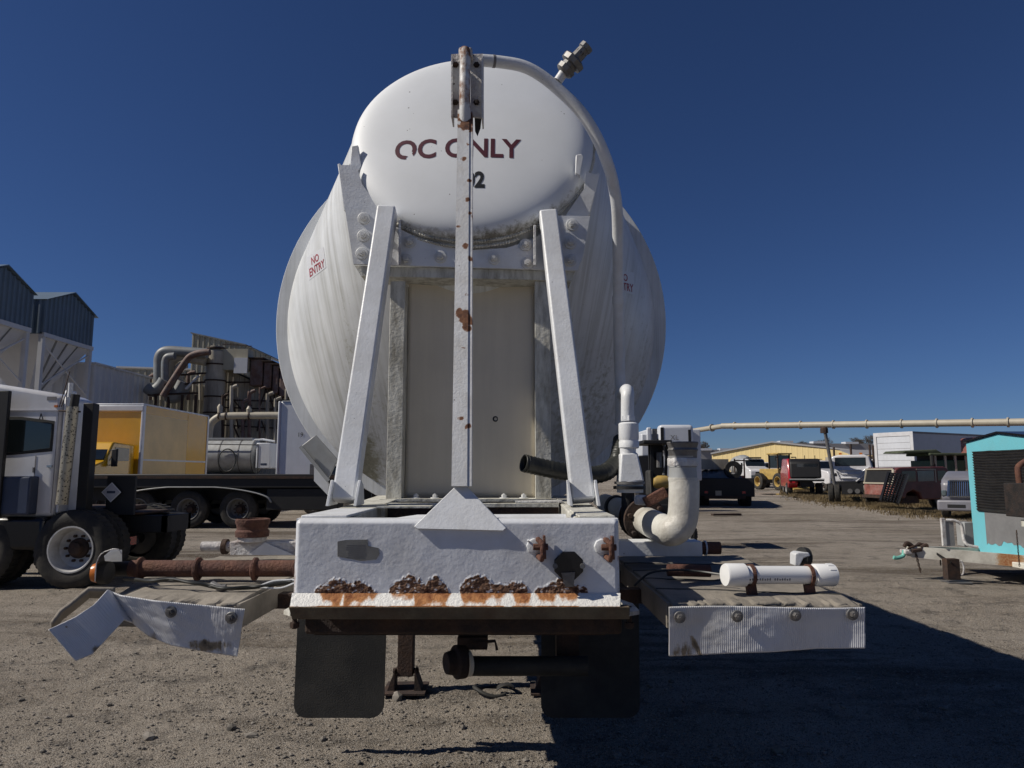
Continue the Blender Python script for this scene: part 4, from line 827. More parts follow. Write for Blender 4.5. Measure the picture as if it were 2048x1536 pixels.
for s_ in (-1, 1):
    part(t, 'mirror', 'black', (-.35,-.25,s_*1.22-.10,s_*1.22+.10,1.75,2.35), bevel=.03); rod(t, 'mirror_arm', 'black', [(-.3,s_*1.0,2.3),(-.3,s_*1.25,2.3),(-.3,s_*1.25,1.8),(-.3,s_*1.0,1.8)], .015)
    part(t, 'headlight', 'chrome', (1.08,1.12,s_*.85-.12,s_*.85+.12,1.05,1.3), bevel=.02); wheel(t, .2, s_*1.0, .48, .28, s_, 'rimdk'); wheel(t, -5.8, s_*.95, .48, .5, s_, 'rimdk')
part(t, 'grille', 'black', (1.08,1.115,-.6,.6,.95,1.5)); part(t, 'bumper', 'black', (1.12,1.3,-1.15,1.15,.55,.85), bevel=.03); part(t, 'chassis', 'black', (-7.5,1.0,-.45,-.35,.7,1.0), (-7.5,1.0,.35,.45,.7,1.0))
# ---------------- small silver tank truck
t = thing('tank_truck', 'silver tanker with coiled black hose loop, between yellow truck and white trailer', 'tank truck', (-13.9, 36.0, 0), 0)
q = MB(); q.lathe((-2.2,0,2.35),(1,0,0),[(.3,-.25),(.72,-.12),(.86,0),(.86,3.2),(.72,3.32),(.3,3.42),(0,3.43)],36); q.build('tank', 'alu', t)
for xx in (-.6, .35, 1.0): MB().lathe((xx,0,2.35),(1,0,0),[(.87,0),(.875,0),(.875,.05),(.87,.05)],36,closed=True).build('band','steel',t)
part(t, 'walkway', 'alu', (-2.0,.9,-.35,.35,3.18,3.28)); part(t, 'rear_cabinet', 'boxwh', (1.3,2.0,-.9,.9,1.75,3.0), bevel=.04); part(t, 'cabinet_louvre', 'bluebox', (1.55,1.85,-.905,-.9,1.9,2.0)); part(t, 'chassis', 'black', (-3.2,2.6,-.5,.5,.85,1.25), (-2.6,1.8,-1.0,.9,1.25,1.42))
q = MB(); q.tube([(-.1+.42*math.cos(a),-.92,2.15+.55*math.sin(a)) for a in (k*2*math.pi/28 for k in range(28))], .03, 8, closed=True); q.build('hose_loop', 'hose', t)
rod(t, 'hand_rail', 'black', [(-2.2,-.9,1.5),(-2.2,-.9,2.95),(1.4,-.9,2.9),(1.4,-.9,1.5)], .025); rod(t, 'top_pipe', 'white', [(.9,-.3,3.15),(1.4,-.3,3.2),(2.0,-.3,3.1)], .05)
for xx in (-2.3,1.0): wheel(t, xx, -.95, .5, .3, -1, 'rimdk'); wheel(t, xx, .95, .5, .3, 1, 'rimdk')
# ---------------- white van trailer behind tank
t = thing('van_trailer', 'tall white box trailer standing partly behind the left side of the big tank', 'trailer', (-7.2, 32.0, 0), math.pi/2)
part(t, 'cargo_box', 'boxwh', (-6.3, 6.3, -1.25, 1.25, 1.2, 4.15), bevel=.12, seg=4); part(t, 'top_trim', 'black', (-6.33,-6.25,-1.1,1.2,4.14,4.18)); part(t, 'corner_post', 'boxwh', (-6.35,-6.2,1.20,1.28,1.2,4.12), bevel=.03)
part(t, 'junction_box', 'steel', (-6.36,-6.31,-.35,.05,1.35,1.85)); part(t, 'plate', 'greyink', (-6.318,-6.312,-.32,-.02,1.4,1.8))
bm = text_mesh('19', .22); lettering('lettering', bm, lambda x, y: Vector((-6.312, .45-x, 2.9+y)), 'blackink', t)
part(t, 'chassis', 'black', (-6.0,6.0,-.5,.5,.9,1.2)); part(t,'landing_leg','black',(-3.9,-3.8,-.8,-.7,0,1.0)); part(t,'landing_leg','black',(-3.9,-3.8,.7,.8,0,1.0))
for xx in (3.6,4.9):
    for s_ in (-1,1): wheel(t, xx, s_*1.0, .52, .5, s_, 'rimdk')
# ---------------- old pickup nose behind tank
t = thing('old_pickup', 'old rusty pickup with round headlights, nose just left of the big bumper', 'pickup', (-5.55, 24.2, 0), -math.pi/2)
q = MB(); q.prism([(x,-.85,z) for x,z in ((-4.2,.5),(-4.2,1.15),(-1.9,1.2),(-1.8,1.85),(-.75,1.85),(-.3,1.25),(.9,1.18),(1.0,1.05),(1.0,.5))], (0,1.7,0)); q.build('body', 'maroonl', t, bevel=.05)
part(t, 'grille', 'chrome', (1.0,1.03,-.78,.78,.72,.98), bevel=.01); part(t, 'grille_bars', 'black', (1.031,1.035,-.5,.5,.74,.80),(1.031,1.035,-.5,.5,.84,.90)); part(t, 'bumper', 'chrome', (1.05,1.2,-.9,.9,.42,.60), bevel=.03)
for s_ in (-1,1): MB().lathe((1.03,s_*.64,.85),(1,0,0),[(.10,0),(.10,.03),(.07,.03),(.0,.02)],18).build('headlight','glassl',t); wheel(t,.3,s_*.78,.36,.2,s_,'rimdk'); wheel(t,-3.2,s_*.78,.36,.2,s_,'rimdk')
q = MB(); q.prism([(-.72,-.75,1.8),(-.72,.75,1.8),(-.3,.78,1.3),(-.3,-.78,1.3)],(.02,0,.02)); q.build('windscreen','glass',t)
t = thing('utility_cart', 'white angular utility hood behind the old pickup and beside the tank', 'cart', (-7.5, 27.0, 0), 0)
q = MB(); q.prism([(x,-.6,z) for x,z in ((-.3,1.5),(1.5,1.0),(1.8,1.0),(1.8,2.2),(-.1,2.2))],(0,1.2,0)); q.build('body','cab',t,bevel=.03); wheel(t,.2,-.5,.4,.2,-1,'rimdk'); wheel(t,1.4,-.5,.4,.2,-1,'rimdk'); part(t,'frame','black',(-.2,1.7,-.4,.4,.5,1.0))

# ================================================================ mill buildings on the left
def corr(q, p0, p1, z0, ztop, pitch=.9, dep=.10, rib=.22):
    p0 = Vector((p0[0], p0[1], 0)); p1 = Vector((p1[0], p1[1], 0)); d = p1-p0; L_ = d.length; d.normalize(); n = Vector((d.y, -d.x, 0))
    zf = ztop if callable(ztop) else (lambda s: ztop); zg = z0 if callable(z0) else (lambda s: z0); pts = []; s_ = 0.0
    while s_ < L_:
        for a, o_ in ((0,0),(rib*.25,dep),(rib*.75,dep),(rib,0)):
            if s_+a*1.0 <= L_: pts.append((s_+a, o_))
        s_ += pitch
    pts.append((L_, 0)); o = len(q.v)
    for s_, o_ in pts: p = p0+d*s_+n*o_; q.v.append((p.x,p.y,zg(s_))); q.v.append((p.x,p.y,zf(s_)))
    for i in range(len(pts)-1): q.f.append((o+2*i,o+2*i+2,o+2*i+3,o+2*i+1))
    return q
def bin_(y0, y1, label):
    X = -30.0; zb0, zt0 = 10.35, 12.6; ym = (y0+y1)/2
    t = thing('storage_bin', label, 'silo', (X-2.5, ym, 0), 0, 'ribbed storage bins on steel legs')
    ox, oy = -(X-2.5), -ym
    q = MB(); hh = lambda s: zt0+1.0*(1-abs(s-(y1-y0)/2)/((y1-y0)/2))
    corr(q, (X+ox, y0+oy), (X+ox, y1+oy), zb0, hh, .42, .09, .2); corr(q, (X-5+ox, y0+oy), (X+ox, y0+oy), zb0, zt0, .42, .09, .2); corr(q, (X+ox, y1+oy), (X-5+ox, y1+oy), zb0, zt0, .42, .09, .2); corr(q, (X-5+ox, y1+oy), (X-5+ox, y0+oy), zb0, hh, .42, .09, .2)
    q.build('wall', 'corrblue', t, smooth=0, fixn=False)
    q = MB(); q.prism([(X+.25+ox,y0-.15+oy,zt0-.02),(X+.25+ox,oy+ym,zt0+1.08),(X+.25+ox,y1+.15+oy,zt0-.02),(X+.25+ox,oy+ym,zt0+1.16)], (-5.5,0,0)); q.build('roof','corrblue',t)
    q = MB(); a=[(X+ox,y0+oy,zb0),(X+ox,y1+oy,zb0),(X-5+ox,y1+oy,zb0),(X-5+ox,y0+oy,zb0)]; b_=[(X-2.2+ox,ym+oy-.4,6.4),(X-2.2+ox,ym+oy+.4,6.4),(X-2.8+ox,ym+oy+.4,6.4),(X-2.8+ox,ym+oy-.4,6.4)]
    q.add(a+b_, [(0,1,5,4),(1,2,6,5),(2,3,7,6),(3,0,4,7)]); q.build('hopper','corrgrey',t,fixn=False)
    q = MB()
    for f_ in (.28,.5,.72):
        p0_ = Vector(a[0])*(1-f_)+Vector(a[1])*f_; p1_ = Vector(b_[0])*(1-f_)+Vector(b_[1])*f_; q.bar(p0_+Vector((.04,0,0)), p1_+Vector((.04,0,0)), .12, .05)
    q.build('hopper_rib','duct',t)
    q = MB()
    for xx in (X+ox-.1, X-4.9+ox):
        for yy in (y0+oy+.15, y1+oy-.15): q.box(xx-.14,xx+.14,yy-.14,yy+.14,0,zb0)
    q.box(X+ox-.25,X+ox+.12,y0+oy,y1+oy,zb0-.18,zb0+.1); q.build('leg','corrgrey',t)
    q = MB(); q.bar((X+ox-.1,y0+oy+.2,7.0),(X+ox-.1,y1+oy-.2,9.8),.08,.08); q.bar((X+ox-.1,y1+oy-.2,7.0),(X+ox-.1,y0+oy+.2,9.8),.08,.08); q.build('brace','corrgrey',t)
bin_(38.2, 43.4, 'ribbed blue grey storage bin cut by the left edge of the photo'); bin_(44.6, 50.0, 'ribbed blue grey storage bin with gable roof standing right of its twin')
t = thing('grey_shed', 'long grey ribbed metal shed wall behind the storage bins', 'building', (-36, 51, 0), 0)
q = MB(); corr(q, (6,-.6), (6,7.4), 0, 9.25, .75, .12, .25); corr(q, (-6,-.6), (6,-.6), 0, 9.25, .75, .12, .25); corr(q, (6,7.4), (-6,7.4), 0, 9.25, .75,.12,.25); q.build('wall','corrgrey',t,smooth=0,fixn=False); part(t,'roof','corrgrey',(-6.1,6.2,-.7,7.5,9.26,9.4))
# tan mill hall
t = thing('mill_hall', 'tan ribbed metal mill hall with raised upper storey behind the ductwork', 'building', (-32, 76, 0), 0)
q = MB(); zr = lambda s: 12.2+.10*s if s < 7 else 12.9-.16*(s-7); corr(q, (-9.5,-2), (14,-2), 0, lambda s: 12.4-.03*s, .7, .12, .3); corr(q,(14,-2),(14,12),0,11.7,.7,.12,.3); q.build('wall','corrtan',t,smooth=0,fixn=False)
q = MB(); q.prism([(-9.6,-2.2,12.5),(14.2,-2.2,11.78),(14.2,12,11.78),(-9.6,12,12.5)],(0,0,.15)); q.build('roof','corrgrey',t)
q = MB(); corr(q, (-1.4,-3), (4.2,-3), 10.5, lambda s: 15.9-.22*s, .55, .12, .25); corr(q, (4.2,-3),(6.2,-1),10.5,lambda s: 14.65-.3*s,.55,.12,.25); q.build('upper_storey','corrtan',t,smooth=0,fixn=False)
q = MB(); q.prism([(-1.5,-3.25,15.95),(4.3,-3.25,14.68),(6.5,-1.0,13.7),(6.5,3,13.7),(-1.5,3,15.95)],(0,0,.12)); q.build('upper_roof','duct',t)
# dust house (grimy) in front
t = thing('dust_house', 'grimy weathered mill annex with sloping roof and a stout cylindrical tower', 'building', (-25.5, 62, 0), 0)
def lx(px, Y): return (px-1024)/F*Y+25.5
def wz(py, Y): return P(1024, py, Y).z
q = MB(); corr(q, (lx(292,62),0), (lx(418,62),0), 0, wz(770,62), .5,.10,.2); q.build('side_wall','corrtan',t,smooth=0,fixn=False)
q = MB(); corr(q, (lx(418,60),-2), (lx(605,60),-2), 0, lambda s: wz(735,60)-.52*max(0,s-1.6), .45,.10,.15); q.build('wall','corrold',t,smooth=0,fixn=False)
q = MB(); q.bar((lx(440,60),-2.2,wz(733,60)),(lx(600,60),-2.2,wz(806,60)),.5,.12); q.build('roof_edge','black',t)
q = MB(); q.lathe((lx(428,59),-3.2,0),(0,0,1),[(.8,0),(.8,wz(705,59)),(.55,wz(700,59)),(.55,wz(694,59)),(.0,wz(694,59))],28); q.build('tower','corrold',t)
q = MB()
for k in range(5): q.lathe((lx(428,59),-3.2,wz(700+k*32,59)),(0,0,1),[(.86,0),(.86,.12)],28)
q.build('tower_band','rustdk',t)
q = MB(); q.box(lx(440,60),lx(503,60),-3.6,-2.3,wz(745,60),wz(704,60)); q.build('filter_box','corrtan',t)
q = MB(); q.box(lx(478,60),lx(504,60),-3.75,-3.61,wz(752,60),wz(722,60)); q.build('filter_panel','corrgrey',t)
for k, (a_, b_, y0, y1, m_) in enumerate(((505,530,722,775,'ductrust'),(532,548,728,780,'ductrust'),(550,562,734,790,'red'),(564,578,742,796,'ductrust'))):
    q = MB(); q.box(lx(a_,60),lx(b_,60),-3.2,-1.8,wz(y1,60),wz(y0,60)); q.build('cyclone','ductrust',t,bevel=.1); q = MB(); q.box(lx(a_-3,60),lx(b_+3,60),-3.5,-1.6,wz(y0,60),wz(y0-2,60)); q.build('cyclone_cap','rustdk',t)
q = MB(); rnd = random.Random(3)
for k in range(34):
    x = rnd.uniform(440,600); y = rnd.uniform(770,930); q.bar(Vector((lx(x,59.5),-2.6,wz(y,59.5))), Vector((lx(x+rnd.choice((0,0,-18,18,2)),59.5),-2.6,wz(y-rnd.uniform(20,70),59.5))), .10, .10)
for y in (765,800,815,850): q.bar(Vector((lx(440,59.5),-2.7,wz(y,59.5))), Vector((lx(590,59.5),-2.7,wz(y+(y-760)*.1,59.5))), .12, .12)
for x in (445,470,500,530,565): q.bar(Vector((lx(x,59.5),-2.7,0)), Vector((lx(x,59.5),-2.7,wz(775,59.5))), .14, .14)
q.build('steelwork','rustdk',t)
q = MB()
for k in range(12): x = lx(442,59.5)+k*.5; q.bar((x,-2.9,wz(700,59.5)),(x,-2.9,wz(690,59.5)),.05,.05)
q.bar((lx(440,59.5),-2.9,wz(690,59.5)),(lx(500,59.5),-2.9,wz(694,59.5)),.06,.06); q.build('hand_rail','rustdk',t)
# ducts
t = thing('duct_cluster', 'bundle of large curved grey and rusty ducts beside the mill tower', 'ductwork', (-29, 57, 0), 0)
def dp(px, py, Y=57): p = P(px, py, Y); return Vector((p.x+29, p.y-57, p.z))
def duct(pts, r, m_, Y=57, name='duct'): MB().tube(smoothpath([dp(x,y,Y) for x,y in pts],6), r, 20).build(name, m_, t, smooth=50)
duct([(318,770),(318,735),(319,715),(326,705),(340,702),(372,704),(415,707)], .42, 'duct', 57.5); duct([(330,770),(330,738),(331,722),(336,714),(350,712)], .30, 'duct', 56.8)
duct([(343,790),(343,745),(346,727),(356,718),(375,716),(412,722)], .42, 'cream', 58); duct([(355,800),(356,745),(362,732),(372,728)], .36, 'cream', 57.4)
duct([(326,792),(345,762),(370,725),(382,712),(400,706),(420,704)], .26, 'ductrust', 56); duct([(296,775),(308,782),(322,772),(330,760)], .5, 'duct', 56.6, 'fan_housing'); duct([(338,790),(350,792),(362,780),(370,765)], .6, 'duct', 56.9, 'fan_housing')
for y, a_, b_ in ((790,296,395),(773,306,336),(750,362,412),(768,370,410)):
    MB().bar(dp(a_,y,56.3), dp(b_,y-4,56.3), .14, .14).build('support_steel','rustdk',t)
for x in (312,338,365,392): MB().bar(dp(x,790,56.4), Vector((dp(x,790,56.4).x, -.6, 0)), .16, .16).build('support_steel','rustdk',t)
MB().bar(dp(372,778,56.3), dp(398,752,56.3), .3, .1).build('brace','corrgrey',t)
rn = random.Random(12)
for k in range(10):
    x = 300+k*11+rn.uniform(-3,3); y = rn.uniform(735,760); duct([(x,800),(x,y+8),(x+4,y),(x+14,y-2)], rn.choice((.08,.12,.15)), rn.choice(('corrold','ductrust','corrtan')), 58.5+rn.uniform(0,1.5), 'small_duct')
for k in range(8):
    x = 446+k*18+rn.uniform(-4,4); y = rn.uniform(770,800); duct([(x,925),(x,y+14),(x+3,y+4),(x+12,y)], rn.choice((.07,.10,.14)), rn.choice(('corrold','ductrust','rustdk')), 57.0, 'small_duct')
# cream pipe across
t = thing('transfer_pipe', 'cream pipe with curved left end running behind the silver tanker', 'pipe', (-17, 42, 0), 0)
def tp(px, py, Y=42): p = P(px, py, Y); return Vector((p.x+17, p.y-42, p.z))
MB().tube(smoothpath([tp(417,905),tp(418,868),tp(422,848),tp(434,836),tp(452,832),tp(520,831),tp(580,831)],6), .21, 18).build('pipe_run','cream',t,smooth=60)
for x in (438,452,498): MB().lathe(tp(x,832),(1,0,0),[(.25,0),(.25,.08)],18).build('pipe_flange','rustdk',t)
for x, y0 in ((440,808),(455,822),(498,812)): MB().tube([tp(x,828),tp(x,y0+6),tp(x,y0)],[.13,.16,.05],12).build('vent_stub','cream',t)
for x in (432,470,520): MB().bar(tp(x,835), Vector((tp(x,835).x,0,0)), .12,.12).build('support_post','rustdk',t)
# ================================================================ right side: overhead pipe
t = thing('overhead_pipe', 'long beige overhead pipe with flanged joints crossing the sky on the right', 'pipe', (20, 40, 0), 0)
off = Vector((20, 40, 0)); A = P(1372, 864, 46)-off; B = P(1447, 852, 43)-off; Cc = P(2140, 843, 31)-off
MB().tube([A, B], .15, 18).build('pipe_run', 'cream', t, smooth=50); MB().tube([B-Vector((.1,0,0)), Cc], .17, 20).build('pipe_run', 'cream', t, smooth=50)
for x in (1428,1468,1534,1600,1666,1733,1801,1872,1944,2014):
    f_ = (x-1450)/(2140-1450); # position along, solved in image space
    best = min((abs(1024+(p.x+off.x)/(((p.y+off.y)*ct)+(p.z-CH)*st)*F-x), k) for k in range(401) for p in [B+(Cc-B)*(k/400)])[1] if x > 1450 else None
    c = (B+(Cc-B)*(best/400)) if best is not None else A+(B-A)*.7
    MB().lathe(c, (Cc-B) if x > 1450 else (B-A), [(.165,0),(.235,0),(.235,.07),(.165,.07)], 20).build('pipe_flange', 'cream', t)
p1 = P(1649,857,38.9)-off; p2 = P(1672,985,38.9)-off
MB().tube([p1, p2], .09, 10).build('support_pole', 'steel', t); MB().lathe(P(1648,857,38.6)-off, (0,0,1), [(.2,-.25),(.2,0),(.12,.1)], 10).build('pipe_clamp', 'rustdk', t)
p3 = P(2300,846,31)-off; MB().tube([Cc, Vector((Cc.x,Cc.y,-.1))], .1, 10).build('support_pole', 'steel', t); 
# ================================================================ far warehouses
def gl(px, Y): return (px-1024)/F*Y
def vz(py, Y): return P(1024, py, Y).z
t = thing('yellow_warehouse', 'pale yellow metal warehouse with low gable front, across the far side of the yard', 'building', (0, 120, 0))
YA, YB = 128, 108
def wp(px, py=945): f_ = (px-1425)/335; Yq = 1/((1-f_)/YA+f_/YB); v = P(px, py, Yq); return Vector((v.x, v.y-120, v.z))
pA, pM, pB = wp(1425), wp(1548), wp(1760); La = (pM-pA).length; Lb = (pB-pM).length; zA, zM, zB = wp(1425,909).z, wp(1548,886).z, wp(1760,909).z
q = MB(); corr(q, pA, pB, 0, lambda s: zA+(zM-zA)*s/La if s < La else zM+(zB-zM)*(s-La)/Lb, .9, .025, .3); q.build('wall','wallyel',t,smooth=0,fixn=False)
bk = Vector((8, 14, 0)); A3 = [Vector((pA.x-.3,pA.y-.3,zA+.05)), Vector((pM.x-.2,pM.y-.3,zM+.05)), Vector((pB.x+.3,pB.y-.3,zB+.05))]
q = MB(); q.prism(A3+[v+Vector((0,0,.25)) for v in A3[::-1]], bk); q.build('roof','roofg',t)
t = thing('grey_warehouse', 'wide grey roofed warehouse with white roof vents behind the yellow warehouse', 'building', (0, 155, 0))
Y = 155; q = MB(); q.prism([(gl(1375,Y),0,0),(gl(1375,Y),0,vz(912,Y)),(gl(1392,Y),0,vz(900,Y)),(gl(1440,Y),0,vz(899,Y)),(gl(1560,Y),0,vz(886,Y)),(gl(1790,Y),0,vz(888,Y)),(gl(1840,Y),0,vz(905,Y)),(gl(1840,Y),0,0)],(0,25,0)); q.build('body','roofg',t)
for x, y in ((1408,899),(1450,899),(1570,884),(1636,885),(1700,886),(1765,887)):
    q = MB(); q.box(gl(x-13,Y),gl(x+13,Y),-.6,1.5,vz(y+2,Y),vz(y-2.2,Y)); q.build('roof_vent','boxwh',t)
t = thing('dark_shed', 'low dark open shed between the white cab and the white box truck', 'building', (0, 95, 0)); Y = 95
q = MB(); q.prism([(gl(1700,Y),0,0),(gl(1700,Y),0,vz(912,Y)),(gl(1820,Y),0,vz(912,Y)),(gl(1820,Y),0,0)],(0,8,0)); q.build('body','corrold',t); q = MB(); q.prism([(gl(1695,Y),-1,vz(912,Y)+.05),(gl(1825,Y),-1,vz(912,Y)+.05),(gl(1825,Y),4,vz(900,Y)),(gl(1705,Y),4,vz(900,Y))],(0,0,.15)); q.build('roof','roofg',t)
# bare trees
def tree(px, py, Y, wpx, seed, label):
    rn = random.Random(seed); base = Vector((gl(px,Y),Y,0)); H = vz(py,Y); t = thing('bare_tree', label, 'tree', base, 0, 'bare winter trees beyond the warehouses'); wd = wpx/F*Y
    tr = MB(); tr.tube([(0,0,0),(.1,0,H*.35),(0,0,H*.6)],[.35,.25,.15],8); tr.build('trunk','bark',t)
    cr = MB()
    def br(p, d, l, r, k):
        q_ = p+d*l; cr.tube([p, (p+q_)/2+Vector((rn.uniform(-.05,.05),0,.03))*l, q_], [r, r*.8, r*.55], 4)
        if k > 0:
            for _ in range(4 if k > 1 else 5):
                d2 = (d+Vector((rn.uniform(-1,1)*.8, rn.uniform(-1,1)*.8, rn.uniform(-.3,.6)))).normalized(); br(q_, d2, l*rn.uniform(.6,.8), r*.6, k-1)
    for k in range(9):
        a_ = rn.uniform(0,6.28); br(Vector((0,0,H*rn.uniform(.3,.58))), Vector((math.cos(a_)*wd/H*.8, math.sin(a_)*.6, .75)).normalized(), H*.16, .13, 4)
    cr.build('crown','bark',t,smooth=0,fixn=False)
for i, (px, py, Y_, wp, lb) in enumerate(((1612,877,200,34,'small bare tree left of the leaning pole'),(1645,876,205,26,'narrow bare tree just behind the leaning pole'),(1698,871,190,45,'broad bare tree right of the leaning pole'),(1730,869,195,40,'tall bare tree next to the white box truck'),(1397,880,210,24,'bare treetop above the roof beside the pipe coupling'))): tree(px,py,Y_,wp,20+i,lb)
# distant hedge line
hb = MB(); rn = random.Random(5)
for k in range(5200):
    x = rn.uniform(-330, 420); y = rn.uniform(300, 312); h = 6+3.5*fb(x*.05, 1)+2*fb(x*.3, 2); z = rn.uniform(0, max(2, h)); s_ = rn.uniform(.5,1.3)
    a_ = Vector((rn.uniform(-1,1),rn.uniform(-.3,.3),rn.uniform(-1,1)))*s_; b_ = Vector((rn.uniform(-1,1),rn.uniform(-.3,.3),rn.uniform(-1,1)))*s_; p = Vector((x,y,z)); hb.add([p,p+a_,p+b_],[(0,1,2)])
o = hb.build('distant_woods', 'bark', smooth=0, fixn=False); o['kind'] = 'stuff'; o['label'] = 'brown grey line of leafless woods along the horizon'; o['category'] = 'woods'

# ================================================================ vehicles on the right
def at(px, Y): return gl(px, Y)
# reefer trailer
t = thing('refrigerated_trailer', 'white trailer with rounded cooling unit on its front, above the discharge coupling', 'trailer', (at(1352,31), 31, 0), math.pi/2)
part(t,'cargo_box','boxwh',(.5,9,-1.2,1.2,1.2,3.45),bevel=.05); q = MB(); q.box(-.1,.5,-.75,.75,2.45,3.62); q.build('cooling_unit','boxwh',t,bevel=.16,seg=4); part(t,'unit_grille','black',(-.11,-.095,-.62,-.5,2.5,3.4),(-.11,-.095,.56,.70,2.5,3.5))
bm = text_mesh('XL', .3); lettering('lettering', bm, lambda x, y: Vector((-.112, -x+.1, 3.05+y)), 'greyink', t); part(t,'chassis','black',(.5,9,-.4,.4,.9,1.2)); 
for s_ in (-1,1): wheel(t,7,s_*.95,.5,.3,s_,'rimdk')
t = thing('machine_hood', 'white and grey exhaust housing of a machine right beside the tank edge', 'machine', (at(1296,29), 29, 0), 0)
part(t,'housing','boxwh',(-.35,.35,-.4,.4,2.2,3.1),(-.15,.05,-.5,-.4,2.6,3.35),bevel=.06); part(t,'stack','steel',(.1,.28,-.45,-.3,2.6,3.3)); part(t,'louvre','black',(.15,.34,-.42,-.401,2.3,2.9)); part(t,'frame','black',(-.5,.5,-.5,.5,.0,2.2))
# black forklift/tractor with yellow tank
t = thing('yard_tractor', 'black roofed yard machine with tan yellow fuel tank, behind the discharge coupling', 'machine', (at(1312,15), 15, 0), 0)
def yp(px,py,Y=15): p=P(px,py,Y); return Vector((p.x-at(1312,15),p.y-15,p.z))
q = MB(); q.box(yp(1278,886).x,yp(1334,886).x,-.5,.6,yp(0,890).z,yp(0,882).z); q.build('canopy','black',t,bevel=.02)
q = MB(); q.bar(yp(1304,886),yp(1304,1000),.06,.06); q.bar(yp(1334,886),yp(1330,1000),.05,.05); q.box(yp(1278,0).x,yp(1304,0).x,.1,.2,yp(0,960).z,yp(0,890).z); q.build('canopy_post','black',t)
q = MB(); q.lathe((0,0,0),(1,0,0),[(.01,-.19),(.13,-.17),(.16,-.1),(.16,.1),(.13,.17),(.01,.19)],20); o=q.build('fuel_tank','yellowp',t); o.location=yp(1322,964); o.scale=(1,1,.85)
part(t,'seat','rubber',(-.2,.25,-.1,.3,.75,1.05),(-.2,-.1,-.1,.3,1.05,1.6),bevel=.05); part(t,'engine','black',(-.35,.3,-.2,.5,.35,.9),bevel=.03); q = MB(); q.tube(smoothpath([yp(1326,880),yp(1330,900),yp(1332,925),yp(1326,950)],4),.02,6); q.tube([yp(1318,905),yp(1318,935)],.06,10); q.build('control_lever','steel',t)
MB().lathe(yp(1330,896)+Vector((0,-.3,0)),(0,-1,0),[(.05,0),(.06,.03),(.02,.06)],14).build('work_lamp','rubber',t)
wheel(t,-.3,-.45,.32,.22,-1,'rimdk'); wheel(t,.35,-.45,.32,.22,-1,'rimdk'); part(t,'display','glassl',(yp(1313,0).x,yp(1326,0).x,-.1,-.08,yp(0,918).z,yp(0,905).z))
# black flatbed rear with tarped load
t = thing('flatbed_truck', 'black flatbed truck seen from behind, loaded with tarped scrap, left of the lane', 'truck', (at(1445,33), 33.0, 0), R(76))
part(t,'deck','black',(0,7,-1.3,1.3,.95,1.25),bevel=.02); part(t,'rear_beam','black',(-.1,0,-1.3,1.2,.45,1.3),bevel=.03); part(t,'bumper','rustdk',(-.15,-.1,-.9,.9,.35,.5)); part(t,'licence_plate','cream',(-.12,-.105,.15,.42,.5,.72)); part(t,'tail_light','red',(-.12,-.1,-.9,-.75,.6,.7)); part(t,'tail_light','red',(-.12,-.1,.75,.9,.6,.7))
for s_ in (-1,1): wheel(t,1.0,s_*.95,.5,.5,s_,'rimdk'); wheel(t,2.3,s_*.95,.5,.5,s_,'rimdk')
t = thing('tarped_load', 'dark tarped lump of scrap lying on the black flatbed', 'tarp', (at(1433,35), 35.5, 1.25), 0)
q = MB(); q.grid(50,30,lambda u,v: Vector((-1.0+2.0*u, -1.2+2.4*v, (.40+.30*fb(u*3.1+2,v*3)+.14*fb(u*12,v*10))*math.sin(math.pi*min(1,max(0,u)))**.35*math.sin(math.pi*v)**.4))); q.build('tarp','greypr',t); part(t,'crate','corrold',(-.9,.5,-.6,.8,.45,.95)); MB().lathe((.55,-1.0,.42),(0,-1,0),[(.2,0),(.42,0),(.44,.1),(.42,.2),(.2,.2)],24,closed=True).build('spare_tyre','tread',t)
t = thing('parked_forklift', 'small dark forklift with upright mast beyond the black flatbed', 'forklift', (at(1474,60), 60, 0), 0)
q = MB(); q.box(-.45,-.35,-.3,-.2,0,2.7); q.box(.35,.45,-.3,-.2,0,2.7); q.box(-.45,.45,-.3,-.2,2.5,2.6); q.box(-.45,.45,-.3,-.2,1.2,1.3); q.build('mast','rustdk',t); part(t,'body','maroon',(-.5,.5,-.1,1.6,.3,1.2),bevel=.05); part(t,'overhead_guard','black',(-.5,.5,0,1.3,2.15,2.2),(-.5,-.44,0,.06,1.2,2.15),(.44,.5,0,.06,1.2,2.15)); part(t,'fork','rustdk',(-.3,-.2,-1.2,-.3,.1,.15)); part(t,'fork','rustdk',(.2,.3,-1.2,-.3,.1,.15))
wheel(t,-.5,.1,.3,.2,-1,'rimdk'); wheel(t,.5,.1,.3,.2,-1,'rimdk')
